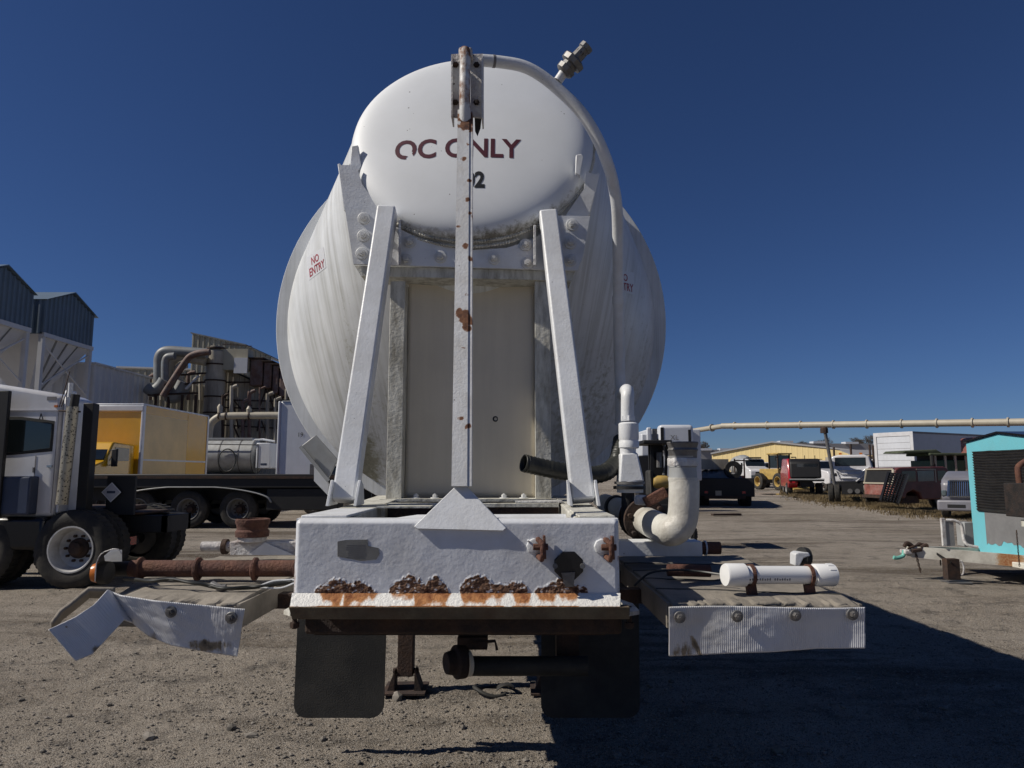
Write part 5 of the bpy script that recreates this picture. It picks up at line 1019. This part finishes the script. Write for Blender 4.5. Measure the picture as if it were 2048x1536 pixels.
# conventional truck seen from the front
def front_truck(label, px, Y, m_='cab', sc_=1.0, yaw=0, mixer=False, cat='truck', wide=1.1):
    t = thing('parked_truck', label, cat, (at(px,Y), Y, 0), -math.pi/2+yaw); t.scale = (sc_,)*3
    q = MB(); q.prism([(x,-wide,z) for x,z in ((-2.2,.9),(-2.2,2.9),(-1.9,3.05),(-.5,3.0),(0,2.2),(1.3,1.95),(1.5,1.7),(1.5,.8),(.9,.7))],(0,2*wide,0)); q.build('cab',m_,t,bevel=.12,seg=3)
    q = MB(); q.prism([(-.46,-wide+.12,2.88),(-.46,wide-.12,2.88),(-.02,wide-.1,2.28),(-.02,-wide+.1,2.28)],(.04,0,.03)); q.build('windscreen','glass',t)
    part(t,'grille','black',(1.5,1.53,-.55,.55,1.0,1.65),bevel=.02); part(t,'bumper','black',(1.5,1.7,-wide-.05,wide+.05,.5,.85),bevel=.04)
    for s_ in (-1,1): part(t,'headlight','glassl',(1.49,1.53,s_*.85-.16,s_*.85+.16,1.05,1.3),bevel=.03); part(t,'mirror','black',(-.4,-.3,s_*(wide+.25)-.08,s_*(wide+.25)+.08,1.95,2.6),bevel=.02); wheel(t,.6,s_*.95,.5,.3,s_,'rimdk'); wheel(t,-4.5,s_*.9,.5,.5,s_,'rimdk')
    part(t,'chassis','black',(-6.5,1.2,-.4,.4,.7,1.0))
    if mixer: q = MB(); q.lathe((-6.5,0,2.3),(1,0,.0),[(.5,0),(1.15,1.0),(1.25,2.4),(.9,4.0)],24); q.build('tank','alu',t); part(t,'sun_visor','black',(-.8,-.2,-.7,.7,3.05,3.2))
    return t
front_truck('white tanker truck facing the camera between the forklift and the wheel loader', 1508, 74, mixer=True, sc_=.98)
front_truck('white truck cab half hidden left of the leaning pole', 1648, 58, sc_=.84, yaw=.35)
front_truck('white truck cab far behind the leaning pole and above the brown wagon', 1748, 62, sc_=.9, yaw=-.3)
front_truck('small white truck front in the gap between the red truck and the leaning pole', 1640, 80, sc_=.95, yaw=.2)
front_truck('pale truck far down the row between the tanker truck and the wheel loader', 1536, 92, sc_=.95)
# wheel loader
t = thing('wheel_loader', 'tan yellow wheel loader with glass cab parked beside the red truck', 'loader', (at(1560,64), 64, 0), -math.pi/2+.25)
part(t,'body','yellowp',(-2.6,.2,-.6,.6,.9,1.9),(-.1,1.6,-.4,.4,.9,1.4),bevel=.08); q = MB()
for x_,y_ in ((-1.0,-.6),(.3,-.6),(-1.0,.6),(.3,.6)): q.box(x_-.05,x_+.05,y_-.05,y_+.05,1.9,3.15)
q.build('cab_pillar','rustdk',t); part(t,'cab_glass','glass',(-.98,.28,-.58,.58,1.95,3.1)); part(t,'cab_roof','yellowp',(-1.15,.5,-.75,.75,3.15,3.28),bevel=.04)
q = MB(); q.bar((.6,-.45,1.5),(2.6,-.45,.6),.14,.3); q.bar((.6,.45,1.5),(2.6,.45,.6),.14,.3); q.build('lift_arm','yellowp',t)
q = MB(); q.prism([(x,-1.3,z) for x,z in ((2.4,.9),(2.3,.15),(3.4,.1),(3.4,.16),(2.6,.3),(2.6,.95))],(0,2.6,0)); q.build('bucket','yellowp',t)
for s_ in (-1,1): wheel(t,1.1,s_*1.05,.75,.5,s_,'yellowp'); wheel(t,-1.9,s_*1.05,.75,.5,s_,'yellowp'); rod(t,'mirror','black',[(.4,s_*.7,2.9),(.6,s_*1.05,2.9),(.6,s_*1.05,2.6)],.05)
# red truck with black service body (seen from behind)
t = thing('red_service_truck', 'red truck with black enclosed service body and dual rear wheel, left of the white cab', 'truck', (at(1603,50), 50, 0), R(74))
q = MB(); q.prism([(x,-1.0,z) for x,z in ((-1.2,1.15),(-1.0,2.25),(-.6,2.5),(2.2,2.5),(2.2,1.15))],(0,2.0,0)); q.build('service_body','black',t,bevel=.12,seg=3)
part(t,'deck','black',(-1.6,3.0,-1.1,1.1,.95,1.12),bevel=.02); part(t,'edge_rail','alu',(-1.66,-1.61,-1.1,1.1,1.05,1.14)); q = MB(); q.prism([(x,.5,z) for x,z in ((-1.1,.8),(-1.1,1.1),(-.9,1.8),(-.5,2.5),(3.2,2.55),(4.2,1.9),(5.2,1.6),(5.2,.5),(-.6,.5))],(0,.62,0)); q.build('cab_side','red',t,bevel=.08,seg=3)
end_panel(t,'rear_window',rect(-.75,.55,1.75,2.15),-1.06,.02,'glass'); part(t,'tail_light','red',(-1.62,-1.6,.75,.95,.85,.95)); wheel(t,.1,1.0,.42,.4,1,'rim'); wheel(t,.1,-.95,.42,.4,-1,'rim'); wheel(t,3.9,.95,.42,.25,1,'rimdk'); wheel(t,3.9,-.95,.42,.25,-1,'rimdk'); part(t,'frame','black',(-1.4,5,-.4,.4,.6,.94))
t = thing('yellow_machine', 'top of a yellow machine showing above the red service truck', 'machine', (at(1612,70), 70, 0), 0)
part(t,'body','yellow',(-1.1,1.1,-.5,.5,.4,2.75),bevel=.05); part(t,'roof_rack','black',(-1.2,1.2,-.55,.55,2.8,2.86),(-.5,-.45,-.5,-.45,2.86,3.2),(.5,.55,-.5,-.45,2.86,3.2)); wheel(t,-.8,-.5,.4,.3,-1,'rimdk'); wheel(t,.8,-.5,.4,.3,-1,'rimdk')
# white cab chassis, rear view
YC = 40; t = thing('cab_chassis_truck', 'white truck cab seen from behind, bare chassis and dual wheels in dry grass', 'truck', (at(1698,YC), YC, 0), R(64.6))
hz = lambda py: vz(py, YC)
def cy(px): return -(at(px,YC)-at(1698,YC))
q = MB(); q.prism([(0,y,z) for y,z in ((cy(1662),hz(965)),(cy(1658),hz(925)),(cy(1663),hz(913)),(cy(1675),hz(910)),(cy(1722),hz(909)),(cy(1731),hz(913)),(cy(1737),hz(940)),(cy(1735),hz(962)))],(1.9,0,0)); q.build('cab','cab',t,bevel=.09,seg=3)
end_panel(t,'rear_window',rect(cy(1723),cy(1670),hz(931),hz(916)),-.012,.02,'glass',bevel=.05); end_panel(t,'window_seal',rect(cy(1724.5),cy(1668.5),hz(932),hz(915)),-.006,.01,'rubber',bevel=.05)
q = MB()
for a_, b_ in (((1668,938),(1680,948)),((1680,948),(1712,948)),((1712,948),(1730,934)),((1705,963),(1733,938)),((1675,940),(1715,940)),((1678,956),(1708,956)),((1668,938),(1676,957))):
    q.bar((-.02,cy(a_[0]),hz(a_[1])),(-.02,cy(b_[0]),hz(b_[1])),.06,.12,up=(1,0,0))
q.build('pressed_rib','cab',t,bevel=.015); part(t,'vent_slot','black',(-.02,-.005,cy(1671),cy(1667),hz(952),hz(946))); part(t,'vent_slot','black',(-.02,-.005,cy(1731),cy(1727),hz(952),hz(946)))
part(t,'roof_light','amber',(.3,.45,-.6,-.45,hz(908)-.02,hz(908)+.08)); part(t,'roof_light','amber',(.3,.45,.45,.6,hz(908)-.02,hz(908)+.08)); part(t,'frame','black',(-4.0,3.0,-.45,-.3,.55,.85),(-4.0,3.0,.3,.45,.55,.85),(-4.1,-4.0,-.5,.5,.45,.95)); part(t,'cab_floor','black',(-.0,1.9,-.9,.9,.85,1.05))
q = MB(); q.lathe((-4.15,.12,.62),(-1,0,0),[(.12,0),(.12,.05),(.05,.05)],14); q.lathe((-4.15,-.22,.62),(-1,0,0),[(.12,0),(.12,.05),(.05,.05)],14); q.build('air_tank','steel',t)
for s_ in (-1,1): wheel(t,-3.0,s_*1.02,.48,.26,s_,'rimdk'); wheel(t,-3.0,s_*.72,.48,.26,s_,'rimdk'); wheel(t,2.4,s_*.95,.48,.28,s_,'rimdk')
q = MB(); q.prism([(x,-.9,z) for x,z in ((1.95,.9),(1.95,2.0),(3.3,1.7),(3.4,.8))],(0,1.8,0)); q.build('hood','cab',t,bevel=.08)
for px_, h_ in ((1668,899),(1699,893),(1734,893),(1740,895)):
    o = MB().tube([(.4 if px_ < 1700 else 1.6, cy(px_), .9),(.4 if px_ < 1700 else 1.6, cy(px_), hz(h_)+.15)], .06, 10).build('exhaust_stack','rustdk',t)
# white box truck
t = thing('cargo_truck', 'white box truck with roll up rear door standing beyond the brown wagon', 'truck', (at(1785,44), 44, 0), R(30))
part(t,'cargo_box','cabg',(0,8.5,-1.25,1.25,1.1,4.0),bevel=.03); end_panel(t,'roll_door',rect(-1.05,1.05,1.2,3.75),-.03,.03,'boxwh'); part(t,'door_frame','cab',(-.06,0,-1.27,-1.08,1.05,4.02),(-.06,0,1.08,1.27,1.05,4.02),(-.06,0,-1.08,1.08,3.77,4.02))
q = MB(); 
for k in range(1,7): q.box(-.036,-.031,-1.04,1.04,1.2+k*.36,1.215+k*.36)
q.build('door_seam','greyink',t); part(t,'top_rail','greyink',(0,8.5,-1.27,-1.252,3.9,4.02)); part(t,'chassis','black',(0,10.5,-.4,.4,.7,1.08))
for s_ in (-1,1): wheel(t,1.6,s_*.95,.5,.5,s_,'rimdk'); wheel(t,9.8,s_*.95,.5,.3,s_,'rimdk')
# green cab antique truck
t = thing('green_cab_truck', 'dark green open cab truck with mossy canopy roof, behind the brown wagon', 'truck', (at(1822,35), 35, 0), 0)
def gp(px,py): p=P(px,py,35); return (p.x-at(1822,35), p.z)
q = MB(); q.box(gp(1776,0)[0],gp(1862,0)[0],-.9,.9,gp(0,944)[1],gp(0,925)[1]+.1); q.build('cab_side','green',t,bevel=.03)
q = MB()
for px_ in (1783,1801,1819,1838,1852): q.box(gp(px_,0)[0]-.05,gp(px_,0)[0]+.05,-.92,-.84,gp(0,946)[1],gp(0,909)[1])
q.build('cab_pillar','cream',t); part(t,'cab_interior','black',(gp(1786,0)[0],gp(1862,0)[0],-.6,.8,gp(0,946)[1],gp(0,910)[1]))
q = MB(); q.box(gp(1771,0)[0],gp(1872,0)[0],-1.05,1.05,gp(0,912)[1],gp(0,907)[1]); q.build('canopy_edge','greenroof',t,bevel=.03); q = MB(); q.prism([(x,-.95,z) for x,z in (gp(1784,907),gp(1790,902),gp(1850,900),gp(1862,907))],(0,1.9,0)); q.build('canopy_roof','greenroof',t,bevel=.05)
rod(t,'exhaust_stack','black',[(gp(1867,0)[0],-.6,1.2),(gp(1867,0)[0],-.6,gp(0,886)[1])],.08,10); rod(t,'mirror','black',[(gp(1775,0)[0],-1.0,gp(0,912)[1]),(gp(1774,0)[0],-1.05,gp(0,932)[1])],.09); MB().lathe((gp(1776,0)[0],-1.0,gp(0,931)[1]),(0,-1,0),[(.11,0),(.11,.04),(.03,.05)],14).build('lamp','black',t)
part(t,'seat_back','red',(gp(1841,0)[0],gp(1850,0)[0],-.75,-.65,gp(0,946)[1],gp(0,927)[1])); part(t,'rear_post','cream',(gp(1866,0)[0],gp(1874,0)[0],-.9,-.8,gp(0,950)[1],gp(0,925)[1])); part(t,'body','green',(-1.3,2.6,-.9,.9,.6,1.45)); part(t,'mirror','black',(gp(1881,0)[0],gp(1886,0)[0],-.95,-.85,gp(0,929)[1],gp(0,911)[1])); rod(t,'mirror_arm','black',[(gp(1872,0)[0],-.9,gp(0,915)[1]),(gp(1884,0)[0],-.9,gp(0,915)[1])],.02)
wheel(t,-.9,-.85,.45,.25,-1,'rimdk'); wheel(t,2.0,-.85,.45,.25,-1,'rimdk')
# brown wagon
YW = 30.0; t = thing('old_wagon', 'faded maroon old utility wagon with missing rear glass, sunk in dry grass', 'car', (at(1750,YW), YW, 0), R(13))
# local: forward +x -> world right/near ; near side -y
q = MB(); q.prism([(x,-.88,z) for x,z in ((0,.62),(0,1.08),(.10,1.66),(.3,1.76),(2.45,1.80),(2.62,1.74),(3.1,1.15),(4.3,1.05),(4.42,.9),(4.42,.5),(3.95,.45),(3.9,.75),(3.6,.88),(3.3,.75),(3.2,.45),(1.3,.45),(1.2,.72),(.9,.84),(.6,.72),(.5,.5))],(0,1.76,0)); q.build('body','maroon',t,bevel=.05,seg=3)
end_panel(t,'tailgate',rect(-.84,.84,.62,1.10),-.02,.03,'maroonl',bevel=.02); q = MB(); q.prism([(-.015,-.78,1.14),(-.015,.78,1.14),(.07,.72,1.62),(.07,-.72,1.62)],(.03,0,0)); q.build('rear_opening','black',t)
q = MB(); q.bar((-.01,-.82,1.10),(.08,-.77,1.68),.08,.05); q.bar((-.01,.82,1.10),(.08,.77,1.68),.08,.05); q.bar((.09,-.8,1.69),(.09,.8,1.69),.08,.06); q.bar((-.03,-.84,1.11),(-.03,.84,1.11),.06,.06); q.build('rear_frame','cream',t)
side_panel(t,'side_window',[(1.15,1.18),(1.15,1.62),(1.95,1.64),(1.95,1.20)],-.893,.01,'glassl',bevel=.02); side_panel(t,'side_window',[(.35,1.18),(.40,1.60),(1.05,1.62),(1.05,1.18)],-.893,.01,'glass'); side_panel(t,'door_window',[(2.12,1.20),(2.12,1.62),(2.5,1.62),(2.9,1.20)],-.893,.01,'glass'); part(t,'roof_trim','cream',(1.1,2.05,-.90,-.885,1.66,1.70),(2.0,2.04,-.90,-.885,1.15,1.70))
part(t,'door_handle','chrome',(2.2,2.35,-.90,-.885,1.07,1.10)); side_panel(t,'fender_flare',[(3.1,.5),(3.25,.85),(3.55,.98),(3.9,.90),(4.05,.6),(3.95,.6),(3.8,.82),(3.55,.88),(3.32,.78),(3.2,.5)],-.93,.05,'greypr'); part(t,'axle_parts','rustdk',(.5,1.3,-.7,.7,.3,.6)); part(t,'bumper','rustdk',(-.15,-.05,-.85,.85,.5,.62))
wheel(t,3.6,-.80,.36,.22,-1,'rim'); wheel(t,3.6,.80,.36,.22,1,'rim')
# leaning ramp
YG = 27.2; t = thing('loading_ramp', 'black steel loading ramp grid leaning against the maroon wagon', 'ramp', (at(1780,YG), YG, 0), 0)
def rp(px,py,Y=YG): p=P(px,py,Y); return Vector((p.x-at(1780,YG), p.y-YG, p.z))
q = MB(); c0,c1,c2,c3 = rp(1763,1000,YG-.5),rp(1793,1006,YG-.5),rp(1814,950,YG+.1),rp(1779,946,YG+.1)
for k in range(6): f_=k/5; q.bar(c0.lerp(c1,f_), c3.lerp(c2,f_), .045,.07)
for k in range(13): f_=k/12; q.bar(c0.lerp(c3,f_), c1.lerp(c2,f_), .05,.05)
q.build('grating','blackshiny',t); q = MB(); q.bar(c0+Vector((-.03,0,-.03)), c3+Vector((-.03,0,.02)), .08,.1); q.bar(c1+Vector((.03,0,-.03)), c2+Vector((.03,0,.02)), .08,.1); q.build('side_rail','blackshiny',t)
# grey truck nose
YN = 23.6; t = thing('school_bus_nose', 'grey fronted truck with chrome grille, half hidden behind the turquoise shed', 'truck', (at(1984,YN), YN+1.2, 0), R(-126)); t.scale = (.86, .86, .80)
q = MB(); q.prism([(x,-1.0,z) for x,z in ((-2,.7),(-2,2.0),(-.8,2.0),(1.2,1.72),(1.5,1.5),(1.55,.8),(1.2,.6))],(0,2.0,0)); q.build('body','dullgrey',t,bevel=.15,seg=4)
q = MB(); q.prism([(1.56,-.74,.95),(1.56,.74,.95),(1.50,.68,1.58),(1.50,-.68,1.58)],(.04,0,0)); q.build('grille','black',t)
q = MB()
for k in range(22): y_=-.72+k*.0686; q.bar((1.605,y_,.97),(1.55,y_*.93,1.56),.02,.02)
q.bar((1.62,-.76,.94),(1.62,.76,.94),.05,.05); q.bar((1.55,-.7,1.6),(1.55,.7,1.6),.06,.06); q.bar((1.62,-.77,.94),(1.55,-.71,1.6),.05,.05); q.bar((1.62,.77,.94),(1.55,.71,1.6),.05,.05); q.build('grille_bars','chrome',t)
part(t,'bumper','dullgrey',(1.5,1.75,-1.15,1.15,.35,.80),bevel=.08,seg=3); part(t,'bumper_slot','black',(1.745,1.755,-.8,-.2,.48,.62)); part(t,'bumper_slot','black',(1.745,1.755,.2,.8,.48,.62))
for s_ in (-1,1): part(t,'headlight','glassl',(1.40,1.56,s_*.90-.09,s_*.90+.09,.95,1.2),bevel=.04); wheel(t,.6,s_*.95,.48,.28,s_,'rimdk')
t.name = 'parked_truck'
t = thing('parked_van', 'maroon topped vehicle roof showing just above the turquoise shed', 'van', (at(2010,34), 34, 0), 0)
part(t,'body','maroonl',(-1.6,3.2,-1,1,.6,3.22),bevel=.1); wheel(t,-.4,-.9,.45,.25,-1,'rimdk'); wheel(t,2.4,-.9,.45,.25,-1,'rimdk')
# ---------------- turquoise shed trailer
X0 = 7.32; t = thing('shed_trailer', 'turquoise shed on a cream trailer with A frame tongue, at the right edge', 'trailer', (X0, 10.7, 0), 0)
def sy(px): return X0*F/(px-1024)*1.0-10.7
W0, W1 = -.78, .78; zf0, zf1, zpk = .32, 2.03, 2.13
q = MB(); q.prism([(0,W0,zf0),(0,W1,zf0),(0,W1,zf1),(0,0,zpk),(0,W0,zf1)],(2.8,0,0)); q.build('shed_body','teal',t,bevel=.006)
q = MB(); q.prism([(-.03,W0-.04,zf1-.004),(-.03,0,zpk+.004),(-.03,W1+.04,zf1-.004),(-.03,W1+.04,zf1+.025),(-.03,0,zpk+.035),(-.03,W0-.04,zf1+.025)],(2.9,0,0)); q.build('roof','blackshiny',t)
q = MB(); q.grid(16, 220, lambda u, v: Vector((-.012-.030*((v*22) % 1.0)-.003*fb(u*6,v*9), .60-1.32*u, .95+.93*v+.012*fb(u*5,v*2)))); q.build('louvre_panel','slat',t,smooth=0,fixn=False); part(t,'louvre_backing','black',(-.018,-.004,-.72,.60,.95,1.88))
def patch(y0,y1,z0,z1,n=60):
    pts=[]
    for k in range(n+1): y=y0+(y1-y0)*k/n; pts.append((-.0035,y,z0+.05*max(-.4,fb(y*9,1))+.06*max(0,math.sin(y*5+2))))
    pts += [(-.0035,y1,z1),(-.0035,y0,z1)]; return pts
q = MB(); q.prism(patch(.46,-.78,.46,.97),(.002,0,0)); q.build('primer_patch','greypr',t)
part(t,'floor_frame','chipped',(-.35,2.9,W0-.04,W1+.04,.24,.315),bevel=.01)
def sp(px,py,Y): p=P(px,py,Y); return Vector((p.x-X0,p.y-10.7,p.z))
def rbar(name,p,q_,w_,h_,spot=None):
    mb=MB(); n=40; at_={}; d=(q_-p)
    r_=d.normalized().cross(Vector((0,0,1))).normalized()
    for k in range(n+1):
        c_=p+d*k/n
        for a_,b_ in ((-1,-1),(1,-1),(1,1),(-1,1)):
            at_[len(mb.v)]=(1.1*math.exp(-((k/n-spot)/.09)**2) if spot else 0); mb.v.append(tuple(c_+r_*a_*w_/2+Vector((0,0,1))*b_*h_/2))
    for k in range(n):
        for i in range(4): mb.f.append((k*4+i,k*4+(i+1)%4,(k+1)*4+(i+1)%4,(k+1)*4+i))
    mb.f+=[(3,2,1,0),tuple(n*4+i for i in range(4))]; mb.a['rust']=at_; return mb.build(name,'chipped',t)
tip=sp(1822,1103,10.6); rbar('tongue_beam',tip,Vector((.35,-.80,.29)),.07,.16,.62); rbar('tongue_beam',tip+Vector((0,.06,0)),Vector((.0,.70,.30)),.07,.15)
q=MB(); q.box(tip.x-.12,tip.x+.05,tip.y-.06,tip.y+.10,tip.z-.04,tip.z+.03); q.build('coupler','rustywhite',t,bevel=.02); q=MB(); q.tube(smoothpath([tip+Vector((-.1,0,.02)),tip+Vector((-.12,0,-.06)),tip+Vector((-.22,-.02,-.09)),tip+Vector((-.27,-.02,-.08))],5),.028,10); q.build('hitch_hook','mint',t)
q=MB(); rn=random.Random(9)
for k in range(9): a_=tip+Vector((rn.uniform(0,.45),rn.uniform(-.08,.05),rn.uniform(.03,.09))); q.tube(smoothpath([a_,a_+Vector((rn.uniform(-.1,.1),0,rn.uniform(0,.07))),a_+Vector((rn.uniform(-.15,.15),rn.uniform(-.05,.05),-.02))],5),rn.uniform(.012,.03),7)
q.build('winch_gear','rustdk',t)
q=MB()
for k in range(9):
    c_=tip+Vector((.03+.006*k,-.07,-.03-.030*k)); q.tube([c_+Vector((.016*math.cos(a_)*(1 if k%2 else .3),.016*math.cos(a_)*(.3 if k%2 else 1),.024*math.sin(a_))) for a_ in (j*math.pi/4 for j in range(8))],.006,5,closed=True)
q.build('safety_chain','rustdk',t)
j=sp(1903,1120,10.25); q=MB(); q.box(j.x-.10,j.x+.075,j.y-.06,j.y+.06,.06,j.z+.02); q.build('jack_leg','rustdk',t); q=MB(); q.box(j.x-.13,j.x+.20,j.y-.12,j.y+.10,.01,.03); q.build('jack_foot','steel',t); q=MB(); q.tube(smoothpath([j+Vector((.10,-.05,.0)),j+Vector((.13,-.05,-.08)),j+Vector((.12,-.05,-.17)),j+Vector((.09,-.05,-.20))],4),.014,8); q.build('jack_handle','rustywhite',t)
q=MB(); q.bar(tip+Vector((.28,-.04,.02)), j+Vector((-.05,-.07,-.03)), .012,.03); q.build('strap','black',t)
a_=sp(1890,1092,10.4); q=MB(); q.box(a_.x-.035,a_.x+.02,a_.y-.02,a_.y+.02,a_.z,sp(0,1036,10.4).z); q.build('upright','rustywhite',t,bevel=.004); part(t,'upright_plate','alu',(a_.x+.021,a_.x+.14,a_.y-.01,a_.y+.01,a_.z,sp(0,1040,10.4).z-.02))
q=MB(); z_=sp(0,1036,10.4).z; q.tube(smoothpath([Vector((a_.x+.05,a_.y,z_-.03)),Vector((a_.x+.16,a_.y-.02,z_-.04)),Vector((a_.x+.24,a_.y-.03,z_-.10)),Vector((a_.x+.26,a_.y-.03,z_-.3)),Vector((a_.x+.30,a_.y-.05,a_.z+.02)),Vector((a_.x+.42,a_.y-.08,a_.z-.01))],6),.022,12); q.build('bent_pipe','rustywhite',t,smooth=60)
part(t,'side_box','alu',(a_.x+.33,a_.x+.46,a_.y+.05,a_.y+.25,a_.z-.02,a_.z+.33),bevel=.01); rod(t,'hanging_rod','rustdk',[tip+Vector((.42,0,-.04)),tip+Vector((.42,0,-.20))],.009)
wheel(t,1.5,-.86,.33,.2,-1,'rimdk'); wheel(t,1.5,.86,.33,.2,1,'rimdk')
# ---------------- black smoker at the right edge
t = thing('steel_smoker', 'charred black steel smoker box with brown flue pipe, cut by the right edge', 'smoker', (6.95, 9.3, 0), 0)
def mp_(px,py,Y=9.0): p=P(px,py,Y); return Vector((p.x-6.95,p.y-9.3,p.z))
xa_=mp_(2004,0).x; q=MB(); q.box(xa_,xa_+1.5,-.3,.5,mp_(0,1040).z,mp_(0,968).z); q.build('firebox','char',t,bevel=.01)
part(t,'firebox_door','black',(xa_+.10,xa_+.9,-.325,-.3,mp_(0,1022).z,mp_(0,982).z)); q=MB(); q.bar((xa_-.01,-.33,mp_(0,965).z),(xa_+1.5,-.33,mp_(0,965).z),.05,.07); q.bar((xa_+.02,-.33,mp_(0,965).z),(xa_+.02,-.33,mp_(0,1035).z),.05,.06); q.bar((xa_-.03,-.34,mp_(0,1037).z),(xa_+1.5,-.34,mp_(0,1037).z),.10,.08); q.build('door_frame','char',t)
q=MB(); q.tube(smoothpath([mp_(2039,966,9.0),mp_(2036,940,9.0),mp_(2040,930,9.0),mp_(2062,916,9.0)],5),.036,12); q.build('flue_pipe','rust',t,smooth=60); part(t,'shelf','grimewhite',(xa_+.06,xa_+1.5,-.35,.3,mp_(0,1060).z,mp_(0,1046).z)); 
q=MB()
for k in range(16):
    c_=mp_(2033,1063,8.9)+Vector((0,0,-.027*k)); q.tube([c_+Vector((.010*math.cos(b_)*(1 if k%2 else .3),.010*math.cos(b_)*(.3 if k%2 else 1),.018*math.sin(b_))) for b_ in (j*math.pi/4 for j in range(8))],.0035,5,closed=True)
q.build('hanging_chain','rustdk',t); part(t,'stand','rustdk',(xa_+.5,xa_+.58,-.2,-.12,.0,mp_(0,1060).z),(xa_+1.35,xa_+1.43,-.2,-.12,.0,mp_(0,1060).z),(xa_+.5,xa_+.58,.3,.38,.0,mp_(0,1060).z),(xa_+1.35,xa_+1.43,.3,.38,.0,mp_(0,1060).z))
# ================================================================ ground details
gr = mat('dry_grass', (0.36,0.27,0.14), .9, var=.5, vs=3); q=MB(); rn=random.Random(11)
def blades(n, fx, hmin, hmax):
    for k in range(n):
        px,py = fx(); g=G(px,py); z=gz(g.x,g.y)
        if fb(g.x*1.3,g.y*1.1,8)+rn.uniform(-.3,.3) < -.12: continue
        h=rn.uniform(hmin,hmax)*(0.5+max(0,.6+fb(g.x*.5,g.y*.5,2))); a=rn.uniform(0,6.28); lx_,ly_=math.cos(a)*h*.45,math.sin(a)*h*.45; w_=(.004+.0004*g.y)*rn.uniform(.5,1.4)
        q.add([(g.x-w_,g.y,z-.01),(g.x+w_,g.y,z-.01),(g.x+lx_,g.y+ly_,z+h)],[(0,1,2)])
def f1():
    px=rn.uniform(1560,1990); base=interp([(1560,985),(1640,1000),(1740,1012),(1800,1022),(1900,1030),(1990,1036)],px); return px, base+rn.gauss(0,5.5)-3
def f2():
    px=rn.uniform(1600,1960); base=interp([(1600,975),(1740,990),(1960,1010)],px); return px, base+rn.uniform(-6,14)
blades(34000,f1,.02,.13); blades(26000,f2,.03,.17)
o=q.build('dry_grass',gr,smooth=0,fixn=False); o['kind']='stuff'; o['label']='dry tan grass growing around the parked wrecks'; o['category']='grass'
c=G(1590,989); q=MB(); q.add([(c.x+ (2.4+.5*fb(math.cos(a)*2,math.sin(a)*2))*math.cos(a), c.y+(1.5+.4*fb(math.cos(a)*2,math.sin(a)*2,4))*math.sin(a), .028) for a in (k*2*math.pi/48 for k in range(48))],[tuple(range(48))])
pm=mat('puddle_water',(0.03,0.025,0.02),.03,var=.1,spec=1.0); struct(q.build('puddle',pm,smooth=0,fixn=False))
# gasket ring in the gravel
c=G(985,1388); t=thing('rubber_gasket','torn black rubber ring half buried in gravel under the trailer','gasket',(c.x,c.y,.02),0)
q=MB(); q.tube([(.13*math.cos(a),.10*math.sin(a),.012+.02*math.sin(a*2+1)) for a in (k*2*math.pi/40 for k in range(36))],.014,8); q.build('ring','rubber',t); q=MB(); q.grid(10,4,lambda u,v: Vector((.03+.13*u,-.06+.06*v+.02*u,.02+.03*math.sin(u*3)))); q.build('torn_flap','rubber',t,solid=.006)
# tail lights etc.: a small scrap plate near the flatbed
t=thing('scrap_bar','flat rusty scrap lying on the gravel in front of the black flatbed','scrap',tuple(G(1450,1032)),.2); part(t,'plate','rustdk',(-.5,.6,-.1,.1,.02,.09),bevel=.01)
